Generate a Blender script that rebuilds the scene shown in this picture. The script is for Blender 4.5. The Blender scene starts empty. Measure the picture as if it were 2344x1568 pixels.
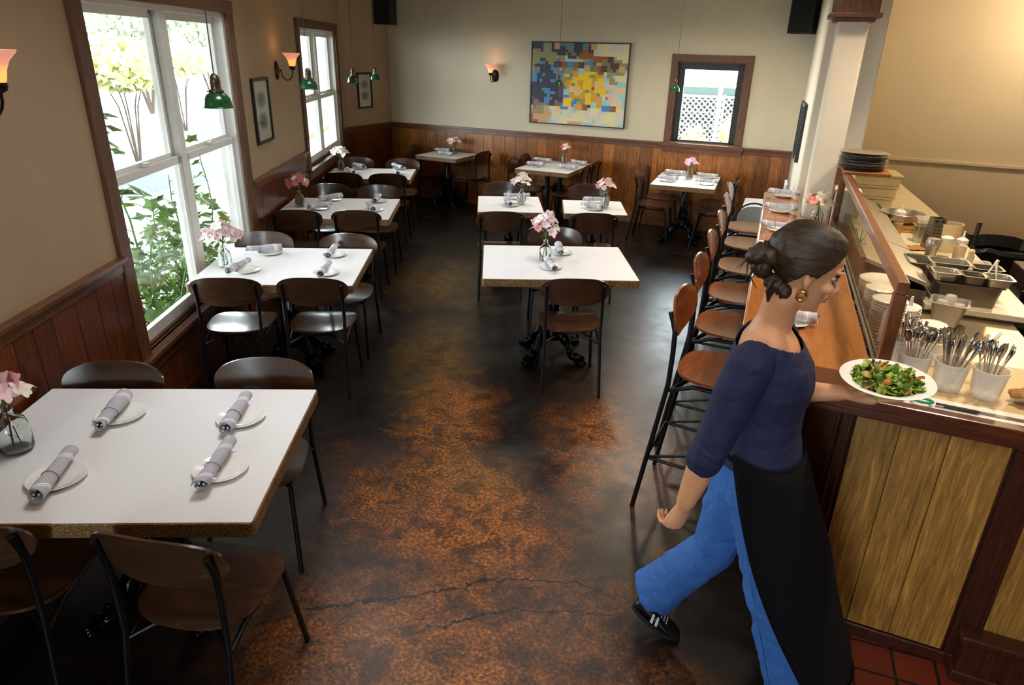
import bpy, bmesh, math, random
from mathutils import Vector, Matrix, noise
random.seed(7)
PI = math.pi
SC = bpy.context.scene
COL = SC.collection

# ------------------------------------------------------------------ camera
CAMERA_HEIGHT = 2.2
FOCAL = 1562.0 / 2344.0 * 36.0
cam_data = bpy.data.cameras.new('camera')
cam_data.sensor_width = 36.0
cam_data.lens = FOCAL
cam_data.clip_start = 0.05
cam_data.clip_end = 300
cam = bpy.data.objects.new('camera', cam_data)
COL.objects.link(cam)
_p, _r, _y = 0.4055, -0.0256, -0.3453
_f = Vector((math.sin(_y)*math.cos(_p), math.cos(_y)*math.cos(_p), -math.sin(_p)))
_rt = Vector((math.cos(_y), -math.sin(_y), 0))
_dn = _f.cross(_rt)
_r2 = math.cos(_r)*_rt + math.sin(_r)*_dn
_d2 = -math.sin(_r)*_rt + math.cos(_r)*_dn
cam.matrix_world = Matrix(((_r2.x, -_d2.x, -_f.x, 0), (_r2.y, -_d2.y, -_f.y, 0), (_r2.z, -_d2.z, -_f.z, CAMERA_HEIGHT), (0, 0, 0, 1)))
SC.camera = cam

# ------------------------------------------------------------------ world, sun, exposure
SC.view_settings.view_transform = 'Standard'
SC.view_settings.look = 'None'
SC.view_settings.gamma = 1
SC.view_settings.exposure = 0.8
SC.cycles.max_bounces = 7
SC.cycles.diffuse_bounces = 3
SC.cycles.glossy_bounces = 3
SC.cycles.use_adaptive_sampling = True
SC.cycles.adaptive_threshold = 0.11
SC.cycles.transparent_max_bounces = 12
SC.cycles.caustics_reflective = False
SC.cycles.caustics_refractive = False
SC.cycles.sample_clamp_indirect = 6.0
SC.cycles.use_denoising = True
W = bpy.data.worlds.new('sky')
SC.world = W
W.use_nodes = True
bg = W.node_tree.nodes['Background']
bg.inputs[0].default_value = (0.86, 0.95, 1.0, 1)
bg.inputs[1].default_value = 12.0
sun = bpy.data.lights.new('sun', 'SUN')
sun.energy = 5.0
sun.angle = math.radians(1.5)
sun.color = (1.0, 0.95, 0.86)
sun_o = bpy.data.objects.new('sun', sun)
COL.objects.link(sun_o)
sun_o.rotation_euler = Vector((-0.60, 0.0, -0.80)).to_track_quat('-Z', 'Y').to_euler()

A = 0.393                      # the window wall stands this far off the bar's direction
CA, SA = math.cos(A), math.sin(A)
def ST(s, t, z=0.0):           # along the tables (s) and along the window wall (t)
    return Vector((s*CA - t*SA, s*SA + t*CA, z))
BW = 0.0724                    # the back wall stands 4.15 degrees off
BO = Vector((-5.63, 9.83, 0)); BD = Vector((math.cos(BW), -math.sin(BW), 0)); BN = Vector((math.sin(BW), math.cos(BW), 0))
def BK(u, d=0.0, z=0.0):       # along the back wall, d into the room
    p = BO + BD*u - BN*d
    return Vector((p.x, p.y, z))
CEIL = 3.3

def portal(name, c, rot, sx, sy):
    l = bpy.data.lights.new(name, 'AREA'); l.shape = 'RECTANGLE'; l.size = sx; l.size_y = sy
    l.cycles.is_portal = True
    o = bpy.data.objects.new(name, l); COL.objects.link(o); o.location = c; o.rotation_euler = rot
    return o
portal('window_portal', ST(-2.06, 4.77, 1.44), (PI/2, 0, A - PI/2), 2.1, 2.0)
portal('window_portal', ST(-2.06, 8.93, 1.62), (PI/2, 0, A - PI/2), 1.9, 1.5)
portal('window_portal', BK(4.79, -0.1, 1.6), (PI/2, 0, -BW + PI), 0.72, 0.95)
portal('window_portal', (-1.6, -3.1, 1.6), (PI/2, 0, 0), 3.0, 2.0)
def lamp(name, loc, power, col, size=0.12, kind='POINT', rot=(0, 0, 0), spot=1.9):
    l = bpy.data.lights.new(name, kind); l.energy = power; l.color = col
    if kind == 'AREA': l.size = size
    else: l.shadow_soft_size = size
    if kind == 'SPOT': l.spot_size = spot; l.spot_blend = 0.8
    o = bpy.data.objects.new(name, l); COL.objects.link(o); o.location = loc; o.rotation_euler = rot
    return o
WARM = (1.0, 0.81, 0.58)
lamp('kitchen_lamp', (1.1, 3.2, 3.2), 95, WARM, 0.10, 'SPOT')
lamp('kitchen_lamp', (1.3, 5.2, 3.2), 110, WARM, 0.10, 'SPOT')
lamp('kitchen_lamp', (2.75, 8.3, 2.75), 45, (1.0, 0.80, 0.55), 0.10)
lamp('bar_fill_spot', (0.2, 3.6, 3.2), 26, WARM, 0.08, 'SPOT', spot=1.5)  # added fill spots over the bar, no fixture seen
lamp('bar_fill_spot', (0.2, 5.2, 3.2), 26, WARM, 0.08, 'SPOT', spot=1.5)
lamp('room_fill_spot', (-1.0, 7.6, 3.2), 95, (1.0, 0.88, 0.68), 0.15, 'SPOT', spot=2.6)  # added fill above the view, lifts the back wall
lamp('room_fill_spot', (-0.4, 1.0, 3.2), 18, (1.0, 0.66, 0.38), 0.15, 'SPOT', spot=2.2)  # added warm fill overhead, no fixture seen
def overhead_fill(p, power, size=0.9):  # added soft fill overhead to brighten the tables, no such fixture known
    o = lamp('overhead_fill_light', (p[0], p[1], 3.24), power, (0.95, 0.97, 1.0), size, 'AREA'); o.data.spread = 2.0
overhead_fill(ST(-0.70, 3.0), 9.5)
overhead_fill(ST(-1.0, 5.2), 6)
overhead_fill(ST(0.6, 4.9), 4.5)
overhead_fill(ST(0.3, 7.6), 6)
overhead_fill((0.8, 1.3), 6)

# ------------------------------------------------------------------ node helpers and materials
def lin(c):
    return tuple((x/12.92 if x <= 0.04045 else ((x+0.055)/1.055)**2.4) for x in (v/255.0 for v in c)) + (1.0,)
MAT = {}
def base_mat(name):
    m = bpy.data.materials.new(name); m.use_nodes = True
    nt = m.node_tree; b = nt.nodes['Principled BSDF']
    MAT[name] = m
    return m, nt, b
def N(nt, t, **kw):
    n = nt.nodes.new(t)
    for k, v in kw.items(): setattr(n, k, v)
    return n
def coords(nt, scale=(1, 1, 1), kind='Object', rot=(0, 0, 0)):
    tc = N(nt, 'ShaderNodeTexCoord'); mp = N(nt, 'ShaderNodeMapping')
    mp.inputs['Scale'].default_value = scale; mp.inputs['Rotation'].default_value = rot
    nt.links.new(tc.outputs[kind], mp.inputs['Vector'])
    return mp.outputs['Vector']
def noise_tex(nt, vec, scale, detail=4, rough=0.55, dist=0.0):
    n = N(nt, 'ShaderNodeTexNoise'); n.inputs['Scale'].default_value = scale
    n.inputs['Detail'].default_value = detail; n.inputs['Roughness'].default_value = rough; n.inputs['Distortion'].default_value = dist
    if vec is not None: nt.links.new(vec, n.inputs['Vector'])
    return n.outputs['Fac']
def ramp(nt, fac, stops, interp='LINEAR'):
    r = N(nt, 'ShaderNodeValToRGB'); r.color_ramp.interpolation = interp
    while len(r.color_ramp.elements) < len(stops): r.color_ramp.elements.new(0.5)
    for e, (p, c) in zip(r.color_ramp.elements, stops): e.position = p; e.color = c
    nt.links.new(fac, r.inputs['Fac'])
    return r.outputs['Color']
def mathn(nt, op, a, b=None, clamp=False):
    n = N(nt, 'ShaderNodeMath', operation=op); n.use_clamp = clamp
    for i, v in enumerate((a, b)):
        if v is None: continue
        if isinstance(v, (int, float)): n.inputs[i].default_value = v
        else: nt.links.new(v, n.inputs[i])
    return n.outputs[0]
def mix(nt, fac, a, b, mode='MIX'):
    n = N(nt, 'ShaderNodeMix', data_type='RGBA', blend_type=mode)
    for i, v in ((0, fac), (6, a), (7, b)):
        if isinstance(v, (int, float)): n.inputs[i].default_value = v
        elif isinstance(v, tuple): n.inputs[i].default_value = v
        else: nt.links.new(v, n.inputs[i])
    return n.outputs[2]
def bump(nt, b, h, strength=0.2, dist=0.01):
    n = N(nt, 'ShaderNodeBump'); n.inputs['Strength'].default_value = strength; n.inputs['Distance'].default_value = dist
    nt.links.new(h, n.inputs['Height']); nt.links.new(n.outputs['Normal'], b.inputs['Normal'])
def plain(name, col, rough=0.5, metal=0.0, var=0.08, scale=30, bmp=0.0, **kw):
    m, nt, b = base_mat(name)
    c = lin(col); v = coords(nt)
    f = noise_tex(nt, v, scale, 3)
    dark = tuple(x*(1-var) for x in c[:3]) + (1,); lite = tuple(min(1, x*(1+var)) for x in c[:3]) + (1,)
    nt.links.new(ramp(nt, f, [(0.3, dark), (0.7, lite)]), b.inputs['Base Color'])
    b.inputs['Roughness'].default_value = rough; b.inputs['Metallic'].default_value = metal
    if bmp: bump(nt, b, f, bmp, 0.004)
    for k, x in kw.items(): b.inputs[k.replace('_', ' ')].default_value = x
    return m
def wood(name, dark, lite, rough=0.35, axis='Z', stretch=14, island=0.35, coat=0.0, scale=5.0, spec=0.5, bm=0.12):
    m, nt, b = base_mat(name)
    s = {'X': (1, stretch, stretch), 'Y': (stretch, 1, stretch), 'Z': (stretch, stretch, 1)}[axis]
    v = coords(nt, s)
    geo = N(nt, 'ShaderNodeNewGeometry')
    rnd = geo.outputs['Random Per Island']
    off = N(nt, 'ShaderNodeVectorMath', operation='ADD'); cmb = N(nt, 'ShaderNodeCombineXYZ')
    r10 = mathn(nt, 'MULTIPLY', rnd, 37.0)
    for i in range(3): nt.links.new(r10, cmb.inputs[i])
    nt.links.new(v, off.inputs[0]); nt.links.new(cmb.outputs[0], off.inputs[1])
    f = noise_tex(nt, off.outputs[0], scale, 5, 0.62, 1.2)
    c = ramp(nt, f, [(0.28, lin(dark)), (0.52, lin([(a+b_)/2 for a, b_ in zip(dark, lite)])), (0.74, lin(lite))])
    k = mathn(nt, 'MULTIPLY_ADD', rnd, island)
    nt.nodes[-1].inputs[2].default_value = 1.0 - island*0.6
    g = N(nt, 'ShaderNodeCombineColor')
    for i in range(3): nt.links.new(k, g.inputs[i])
    nt.links.new(mix(nt, 1.0, c, g.outputs[0], 'MULTIPLY'), b.inputs['Base Color'])
    b.inputs['Roughness'].default_value = rough
    b.inputs['Coat Weight'].default_value = coat; b.inputs['Coat Roughness'].default_value = 0.12
    b.inputs['Specular IOR Level'].default_value = spec
    bump(nt, b, f, bm, 0.003)
    return m
def glass(name, col=(255, 255, 255), rough=0.0, ior=1.45, alpha=None):
    m, nt, b = base_mat(name)
    b.inputs['Base Color'].default_value = lin(col); b.inputs['Roughness'].default_value = rough
    b.inputs['IOR'].default_value = ior; b.inputs['Transmission Weight'].default_value = 1.0
    return m
def thin_glass(name, tint=(250, 252, 252), refl=0.06, rough=0.02):
    m = bpy.data.materials.new(name); m.use_nodes = True; MAT[name] = m
    nt = m.node_tree; nt.nodes.clear()
    out = N(nt, 'ShaderNodeOutputMaterial'); tr = N(nt, 'ShaderNodeBsdfTransparent'); gl = N(nt, 'ShaderNodeBsdfGlossy')
    tr.inputs['Color'].default_value = lin(tint); gl.inputs['Roughness'].default_value = rough
    lw = N(nt, 'ShaderNodeLayerWeight'); lw.inputs['Blend'].default_value = 0.25
    k = mathn(nt, 'MULTIPLY_ADD', lw.outputs['Fresnel'], 0.22); nt.nodes[-1].inputs[2].default_value = refl*0.4
    mx = N(nt, 'ShaderNodeMixShader'); nt.links.new(k, mx.inputs[0]); nt.links.new(tr.outputs[0], mx.inputs[1]); nt.links.new(gl.outputs[0], mx.inputs[2])
    nt.links.new(mx.outputs[0], out.inputs['Surface'])
    return m

def frosted(name, col, milk=0.4):
    m = bpy.data.materials.new(name); m.use_nodes = True; MAT[name] = m
    nt = m.node_tree; b = nt.nodes['Principled BSDF']; out = nt.nodes['Material Output']
    b.inputs['Base Color'].default_value = lin(col); b.inputs['Roughness'].default_value = 0.25
    tr = N(nt, 'ShaderNodeBsdfTransparent'); mx = N(nt, 'ShaderNodeMixShader'); mx.inputs[0].default_value = milk
    nt.links.new(tr.outputs[0], mx.inputs[1]); nt.links.new(b.outputs[0], mx.inputs[2]); nt.links.new(mx.outputs[0], out.inputs['Surface'])
    return m

def wall_paint(name, col):
    m, nt, b = base_mat(name)
    v = coords(nt)
    f1 = noise_tex(nt, v, 1.3, 3); f2 = noise_tex(nt, v, 90, 3)
    c = lin(col)
    nt.links.new(ramp(nt, f1, [(0.3, tuple(x*0.93 for x in c[:3])+(1,)), (0.7, tuple(min(1, x*1.03) for x in c[:3])+(1,))]), b.inputs['Base Color'])
    b.inputs['Roughness'].default_value = 0.7
    bump(nt, b, f2, 0.10, 0.002)
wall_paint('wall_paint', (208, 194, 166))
wall_paint('shaded_wall_paint', (178, 152, 120))  # same paint as the other walls, backlit shade put into the colour
wall_paint('ceiling_paint', (205, 192, 165))
wall_paint('column_paint', (238, 228, 206))
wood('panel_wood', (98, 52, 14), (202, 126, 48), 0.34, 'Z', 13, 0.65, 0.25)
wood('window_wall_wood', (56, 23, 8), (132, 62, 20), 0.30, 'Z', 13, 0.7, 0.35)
wood('rail_wood', (66, 34, 14), (142, 84, 40), 0.32, 'X', 13, 0.15, 0.3)
wood('casing_wood', (70, 40, 20), (130, 82, 46), 0.45, 'Z', 13, 0.1)
wood('bar_panel', (104, 70, 26), (206, 152, 72), 0.42, 'Z', 16, 0.3, 0.1, 4.0)
wood('bar_dark', (38, 16, 8), (84, 38, 18), 0.34, 'Z', 14, 0.1, 0.2)
wood('bar_rail', (60, 26, 12), (120, 60, 30), 0.30, 'X', 14, 0.1, 0.3)
wood('bar_top', (150, 88, 36), (186, 118, 54), 0.16, 'Y', 10, 0.1, 0.6, 2.0)
wood('screen_wood', (92, 52, 28), (150, 92, 56), 0.32, 'Z', 10, 0.1, 0.3)
wood('chair_ply', (50, 31, 20), (84, 54, 35), 0.24, 'X', 8, 0.1, 0.5, 1.8, bm=0.0)
wood('stool_ply', (104, 50, 20), (142, 76, 34), 0.20, 'X', 6, 0.1, 0.6, 1.6, bm=0.0)
wood('shelf_wood', (120, 70, 30), (170, 110, 56), 0.4, 'X', 9, 0.1)
plain('chair_steel', (16, 16, 18), 0.38, 0.3, 0.1)
plain('pedestal_iron', (12, 13, 15), 0.22, 0.6, 0.2, 60, 0.5)
plain('paper', (236, 235, 235), 0.75, 0, 0.012, 60, 0.04)
plain('white_paint', (236, 235, 230), 0.45, 0, 0.03)
plain('porcelain', (250, 248, 243), 0.12, 0, 0.01, Coat_Weight=0.5)
plain('black_plastic', (22, 21, 20), 0.55, 0, 0.08, 80)
plain('speaker_cloth', (14, 14, 13), 0.9, 0, 0.15, 300)
plain('frame_black', (24, 22, 20), 0.4)
plain('steel', (200, 195, 184), 0.32, 0.85, 0.10, 12)
plain('steel_dark', (134, 126, 114), 0.38, 0.85, 0.12, 12)
plain('steel_counter', (176, 160, 134), 0.34, 0.85, 0.14, 5)
plain('cutlery_steel', (205, 203, 200), 0.14, 1.0, 0.04)
plain('bronze', (38, 26, 20), 0.4, 0.7, 0.2, 60)
plain('pewter', (96, 82, 66), 0.38, 0.8, 0.2, 60)
plain('green_enamel', (26, 74, 42), 0.16, 0.0, 0.15, 40, Coat_Weight=0.6)
plain('shade_inside', (225, 225, 215), 0.4)
plain('cord_cloth', (58, 54, 44), 0.8)
plain('marble', (232, 218, 186), 0.35, 0, 0.05, 8)
plain('tan_board', (206, 176, 128), 0.45, 0, 0.05, 6)
plain('white_plastic', (234, 228, 216), 0.35, 0, 0.02)
plain('cream_box', (224, 204, 160), 0.5, 0, 0.03)
plain('kraft_paper', (176, 128, 72), 0.7, 0, 0.08, 20)
plain('tan_roll', (222, 196, 150), 0.55, 0, 0.03)
plain('green_rubber', (20, 140, 110), 0.4)
plain('dark_iron', (24, 20, 18), 0.5, 0.3)
plain('bin_liner', (10, 9, 9), 0.4, 0, 0.3, 30, 0.8)
plain('bin_maroon', (46, 20, 16), 0.5)
plain('stem_green', (84, 130, 52), 0.5, 0, 0.2)
plain('leaf_green', (92, 140, 48), 0.5, 0, 0.3, 25)
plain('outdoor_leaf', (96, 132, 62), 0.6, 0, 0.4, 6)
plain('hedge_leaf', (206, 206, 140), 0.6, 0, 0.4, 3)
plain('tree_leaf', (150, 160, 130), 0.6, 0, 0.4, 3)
plain('street_concrete', (120, 120, 116), 0.8, 0, 0.2, 2)
plain('asphalt', (50, 54, 56), 0.9, 0, 0.08, 20)
plain('yellow_line', (92, 70, 24), 0.8)
plain('fence_green', (50, 66, 64), 0.7)
plain('umbrella_white', (240, 238, 232), 0.8)
plain('bark', (60, 50, 40), 0.9)
plain('stone_white', (225, 225, 220), 0.7)
plain('denim', (54, 104, 176), 0.85, 0, 0.18, 180, 0.2)
plain('navy_knit', (26, 30, 66), 0.8, 0, 0.10, 90, 0.1)
plain('apron_black', (11, 10, 14), 0.95, 0, 0.15, 60, Specular_IOR_Level=0.15)
plain('shoe_black', (16, 17, 24), 0.4)
plain('shoe_white', (220, 222, 226), 0.5)
plain('shoe_sole', (22, 22, 24), 0.7)
plain('skin', (222, 160, 118), 0.5, 0, 0.05, 30, 0.0, Subsurface_Weight=0.12)
plain('lip', (176, 84, 72), 0.5)
wood('hair', (26, 18, 11), (84, 62, 38), 0.5, 'X', 18, 0.35, 0.0, 3.0, bm=0.7)
plain('gold', (214, 160, 70), 0.25, 1.0)
plain('eye_white', (220, 214, 205), 0.3)
plain('iris', (40, 26, 16), 0.2)
plain('grey_pad', (150, 148, 150), 0.6)
plain('linen_white', (216, 220, 232), 0.8)
plain('tray_brown', (128, 84, 44), 0.4)
plain('sketch_mat', (206, 200, 176), 0.7)
MAT['skin'].node_tree.nodes['Principled BSDF'].inputs['Subsurface Radius'].default_value = (0.02, 0.008, 0.004)
thin_glass('window_glass')
thin_glass('screen_glass', (244, 242, 234), 0.05)
thin_glass('picture_glass', (255, 255, 255), 0.05)
glass('vase_glass', (244, 250, 246), 0.0, 1.45)
frosted('clear_tub', (238, 232, 220), 0.42)
frosted('bottle_clear', (238, 232, 220), 0.14)
glass('oil', (210, 170, 40), 0.0, 1.4)
glass('water', (235, 245, 238), 0.0, 1.33)

def petal_mat(name, c1, c2):
    m, nt, b = base_mat(name)
    geo = N(nt, 'ShaderNodeNewGeometry')
    v = coords(nt); f = noise_tex(nt, v, 60, 3)
    a = mathn(nt, 'MULTIPLY_ADD', geo.outputs['Random Per Island'], 0.6)
    nt.nodes[-1].inputs[2].default_value = 0.0
    k = mathn(nt, 'ADD', a, mathn(nt, 'MULTIPLY', f, 0.4), True)
    nt.links.new(ramp(nt, k, [(0.2, lin(c1)), (0.85, lin(c2))]), b.inputs['Base Color'])
    b.inputs['Roughness'].default_value = 0.6
    b.inputs['Subsurface Weight'].default_value = 0.15
    b.inputs['Subsurface Radius'].default_value = (0.01, 0.006, 0.006)
petal_mat('petal_pink', (232, 150, 160), (250, 222, 222))
petal_mat('petal_pale', (240, 196, 200), (252, 236, 232))
petal_mat('petal_coral', (214, 96, 96), (240, 168, 160))
petal_mat('petal_red', (196, 50, 60), (230, 110, 110))
petal_mat('petal_white', (244, 236, 214), (255, 252, 244))
petal_mat('petal_lilac', (214, 150, 196), (244, 206, 232))

def napkin_mat(name, col, stripe):
    m, nt, b = base_mat(name)
    tc = N(nt, 'ShaderNodeTexCoord'); sep = N(nt, 'ShaderNodeSeparateXYZ'); nt.links.new(tc.outputs['Object'], sep.inputs[0])
    x = mathn(nt, 'ADD', sep.outputs[0], mathn(nt, 'MULTIPLY', sep.outputs[1], 0.55))
    t = mathn(nt, 'ADD', mathn(nt, 'MULTIPLY', x, 3.6), 0.5)
    g, w = lin(col), lin(stripe)
    stops = [(0.0, g), (0.10, w), (0.112, g), (0.126, w), (0.15, g), (0.66, g), (0.69, w), (0.70, g), (0.715, w), (0.74, g), (0.755, w), (0.765, g)]
    c = ramp(nt, t, stops, 'CONSTANT')
    f = noise_tex(nt, coords(nt, (1, 1, 1)), 500, 2)
    nt.links.new(mix(nt, 0.16, c, ramp(nt, f, [(0.3, (0.1, 0.1, 0.12, 1)), (0.7, (1, 1, 1, 1))]), 'OVERLAY'), b.inputs['Base Color'])
    b.inputs['Roughness'].default_value = 0.9
    bump(nt, b, f, 0.15, 0.001)
napkin_mat('napkin_linen', (186, 184, 193), (244, 243, 241))
plain('napkin_inside', (92, 94, 112), 0.9)
plain('napkin_tie', (66, 64, 74), 0.8)

def table_edge_mat():
    m, nt, b = base_mat('table_edge')
    v = coords(nt); f = noise_tex(nt, v, 140, 4); g = noise_tex(nt, v, 4, 3)
    c = ramp(nt, f, [(0.32, lin((74, 50, 26))), (0.5, lin((130, 96, 56))), (0.70, lin((176, 144, 96)))])
    c2 = ramp(nt, g, [(0.3, (0.7, 0.66, 0.6, 1)), (0.7, (1, 1, 1, 1))])
    nt.links.new(mix(nt, 1.0, c, c2, 'MULTIPLY'), b.inputs['Base Color'])
    b.inputs['Roughness'].default_value = 0.5
    bump(nt, b, f, 0.2, 0.002)
table_edge_mat()

def emit_shade():
    m, nt, b = base_mat('sconce_glass')
    tc = N(nt, 'ShaderNodeTexCoord'); sep = N(nt, 'ShaderNodeSeparateXYZ'); nt.links.new(tc.outputs['Object'], sep.inputs[0])
    t = mathn(nt, 'MULTIPLY', sep.outputs[2], 7.5)
    b.inputs['Base Color'].default_value = lin((250, 190, 160))
    b.inputs['Roughness'].default_value = 0.35
    nt.links.new(ramp(nt, t, [(0.0, lin((255, 140, 30))), (0.42, lin((255, 150, 60))), (0.6, lin((235, 150, 118))), (1.0, lin((225, 140, 120)))]), b.inputs['Emission Color'])
    e = ramp(nt, t, [(0.0, (1.0, 1.0, 1.0, 1)), (0.38, (0.9, 0.9, 0.9, 1)), (0.55, (0.45, 0.45, 0.45, 1)), (1.0, (0.3, 0.3, 0.3, 1))])
    nt.links.new(e, b.inputs['Emission Strength'])
emit_shade()

# stained concrete floor: dark with rust and olive stains and hairline cracks
def floor_mat():
    m, nt, b = base_mat('stained_concrete')
    v = coords(nt)
    sep = N(nt, 'ShaderNodeSeparateXYZ'); nt.links.new(v, sep.inputs[0])
    warp = noise_tex(nt, v, 1.7, 5, 0.6)
    big = noise_tex(nt, v, 0.75, 4, 0.55, 0.8); mid = noise_tex(nt, v, 3.2, 6, 0.68, 0.5); fine = noise_tex(nt, v, 60, 6, 0.75)
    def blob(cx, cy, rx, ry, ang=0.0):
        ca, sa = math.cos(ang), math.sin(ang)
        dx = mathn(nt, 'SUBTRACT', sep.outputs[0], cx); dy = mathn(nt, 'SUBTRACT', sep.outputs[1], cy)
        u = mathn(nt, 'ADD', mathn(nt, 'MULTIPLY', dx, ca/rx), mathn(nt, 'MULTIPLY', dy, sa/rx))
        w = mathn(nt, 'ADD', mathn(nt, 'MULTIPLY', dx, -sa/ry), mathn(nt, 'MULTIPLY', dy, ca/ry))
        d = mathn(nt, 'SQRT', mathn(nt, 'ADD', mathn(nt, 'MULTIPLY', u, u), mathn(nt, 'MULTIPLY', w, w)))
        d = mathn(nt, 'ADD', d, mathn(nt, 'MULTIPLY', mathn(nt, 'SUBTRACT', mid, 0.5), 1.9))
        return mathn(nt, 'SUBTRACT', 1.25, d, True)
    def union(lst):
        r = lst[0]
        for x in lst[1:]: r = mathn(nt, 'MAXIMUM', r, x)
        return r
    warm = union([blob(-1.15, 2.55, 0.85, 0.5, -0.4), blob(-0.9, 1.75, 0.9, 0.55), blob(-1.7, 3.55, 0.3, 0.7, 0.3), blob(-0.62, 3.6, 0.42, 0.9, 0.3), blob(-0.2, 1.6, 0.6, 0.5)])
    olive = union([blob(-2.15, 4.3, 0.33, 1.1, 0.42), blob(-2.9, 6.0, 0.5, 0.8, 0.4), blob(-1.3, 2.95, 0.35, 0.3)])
    pale = union([blob(-0.62, 4.6, 0.30, 1.3, 0.25)])  # pale streak: back window's reflection put into the floor colour
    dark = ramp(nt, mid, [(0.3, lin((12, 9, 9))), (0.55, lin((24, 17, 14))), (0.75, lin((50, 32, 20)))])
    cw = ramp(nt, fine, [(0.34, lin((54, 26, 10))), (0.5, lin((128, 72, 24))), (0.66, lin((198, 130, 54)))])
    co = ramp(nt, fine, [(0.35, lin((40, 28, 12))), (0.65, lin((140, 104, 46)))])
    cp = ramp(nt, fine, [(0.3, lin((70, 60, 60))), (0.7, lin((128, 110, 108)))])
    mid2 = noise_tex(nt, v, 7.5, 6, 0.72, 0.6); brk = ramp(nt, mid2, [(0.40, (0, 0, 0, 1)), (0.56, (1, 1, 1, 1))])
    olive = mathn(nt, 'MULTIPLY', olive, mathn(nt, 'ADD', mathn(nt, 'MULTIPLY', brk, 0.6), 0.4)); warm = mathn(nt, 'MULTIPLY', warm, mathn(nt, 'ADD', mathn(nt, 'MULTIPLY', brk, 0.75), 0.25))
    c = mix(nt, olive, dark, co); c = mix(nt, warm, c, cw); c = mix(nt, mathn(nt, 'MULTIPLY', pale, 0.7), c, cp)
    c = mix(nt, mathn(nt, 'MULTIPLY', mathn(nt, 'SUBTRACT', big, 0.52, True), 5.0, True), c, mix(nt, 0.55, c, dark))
    # cracks: thin wandering lines through listed points
    def crack(pts, w):
        best = None
        n1 = mathn(nt, 'MULTIPLY', mathn(nt, 'SUBTRACT', noise_tex(nt, v, 9, 5, 0.7), 0.5), 0.13)
        for (x0, y0), (x1, y1) in zip(pts, pts[1:]):
            L = math.hypot(x1-x0, y1-y0); ux, uy = (x1-x0)/L, (y1-y0)/L
            dx = mathn(nt, 'SUBTRACT', sep.outputs[0], x0); dy = mathn(nt, 'SUBTRACT', sep.outputs[1], y0)
            along = mathn(nt, 'ADD', mathn(nt, 'MULTIPLY', dx, ux), mathn(nt, 'MULTIPLY', dy, uy))
            cl = mathn(nt, 'MINIMUM', mathn(nt, 'MAXIMUM', along, 0.0), L)
            over = mathn(nt, 'SUBTRACT', along, cl)
            perp = mathn(nt, 'ADD', mathn(nt, 'ADD', mathn(nt, 'MULTIPLY', dx, -uy), mathn(nt, 'MULTIPLY', dy, ux)), n1)
            d = mathn(nt, 'SQRT', mathn(nt, 'ADD', mathn(nt, 'MULTIPLY', over, over), mathn(nt, 'MULTIPLY', perp, perp)))
            best = d if best is None else mathn(nt, 'MINIMUM', best, d)
        return mathn(nt, 'LESS_THAN', best, w)
    cr = mathn(nt, 'MAXIMUM', crack([(-1.54, 1.79), (-1.13, 2.03), (-0.88, 2.24), (-0.53, 2.37), (-0.33, 2.33)], 0.006), crack([(-2.05, 3.22), (-1.4, 3.32), (-0.34, 3.5)], 0.0028))
    cr = mathn(nt, 'MAXIMUM', cr, crack([(-1.02, 1.89), (-0.7, 2.12), (-0.33, 2.24)], 0.005))
    c = mix(nt, cr, c, lin((10, 7, 6)))
    nt.links.new(c, b.inputs['Base Color'])
    nt.links.new(ramp(nt, mathn(nt, 'ADD', mathn(nt, 'MULTIPLY', mid, 0.6), mathn(nt, 'MULTIPLY', fine, 0.4)), [(0.3, (0.22,)*3+(1,)), (0.7, (0.46,)*3+(1,))]), b.inputs['Roughness'])
    b.inputs['Specular IOR Level'].default_value = 0.5
    bump(nt, b, mathn(nt, 'SUBTRACT', fine, mathn(nt, 'MULTIPLY', cr, 2.0)), 0.10, 0.003)
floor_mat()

def tile_mat():
    m, nt, b = base_mat('terracotta_tile')
    v = coords(nt)
    br = N(nt, 'ShaderNodeTexBrick'); nt.links.new(v, br.inputs['Vector'])
    br.offset = 0.0; br.inputs['Scale'].default_value = 1.0
    br.inputs['Brick Width'].default_value = 0.155; br.inputs['Row Height'].default_value = 0.155; br.inputs['Mortar Size'].default_value = 0.006
    br.inputs['Color1'].default_value = lin((116, 40, 20)); br.inputs['Color2'].default_value = lin((92, 30, 16)); br.inputs['Mortar'].default_value = lin((24, 16, 14))
    nt.links.new(br.outputs['Color'], b.inputs['Base Color']); b.inputs['Roughness'].default_value = 0.4
    bump(nt, b, br.outputs['Fac'], -0.4, 0.004)
tile_mat()

def sketch_mat():
    m, nt, b = base_mat('sketch_print')
    v = coords(nt, (1, 1, 1)); tc = N(nt, 'ShaderNodeTexCoord'); sep = N(nt, 'ShaderNodeSeparateXYZ'); nt.links.new(tc.outputs['Generated'], sep.inputs[0])
    n1 = noise_tex(nt, v, 26, 6, 0.75)
    def spot(cy):
        dx = mathn(nt, 'DIVIDE', mathn(nt, 'SUBTRACT', sep.outputs[0], 0.5), 0.36); dz = mathn(nt, 'DIVIDE', mathn(nt, 'SUBTRACT', sep.outputs[2], cy), 0.17)
        d = mathn(nt, 'SQRT', mathn(nt, 'ADD', mathn(nt, 'MULTIPLY', dx, dx), mathn(nt, 'MULTIPLY', dz, dz)))
        return mathn(nt, 'MULTIPLY', mathn(nt, 'SUBTRACT', 1.15, d, True), mathn(nt, 'MULTIPLY', n1, 2.2))
    s = mathn(nt, 'MAXIMUM', spot(0.68), spot(0.34), True)
    nt.links.new(ramp(nt, s, [(0.15, lin((206, 200, 176))), (0.5, lin((130, 132, 124))), (0.9, lin((70, 72, 70)))]), b.inputs['Base Color'])
    b.inputs['Roughness'].default_value = 0.6
sketch_mat()

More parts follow.
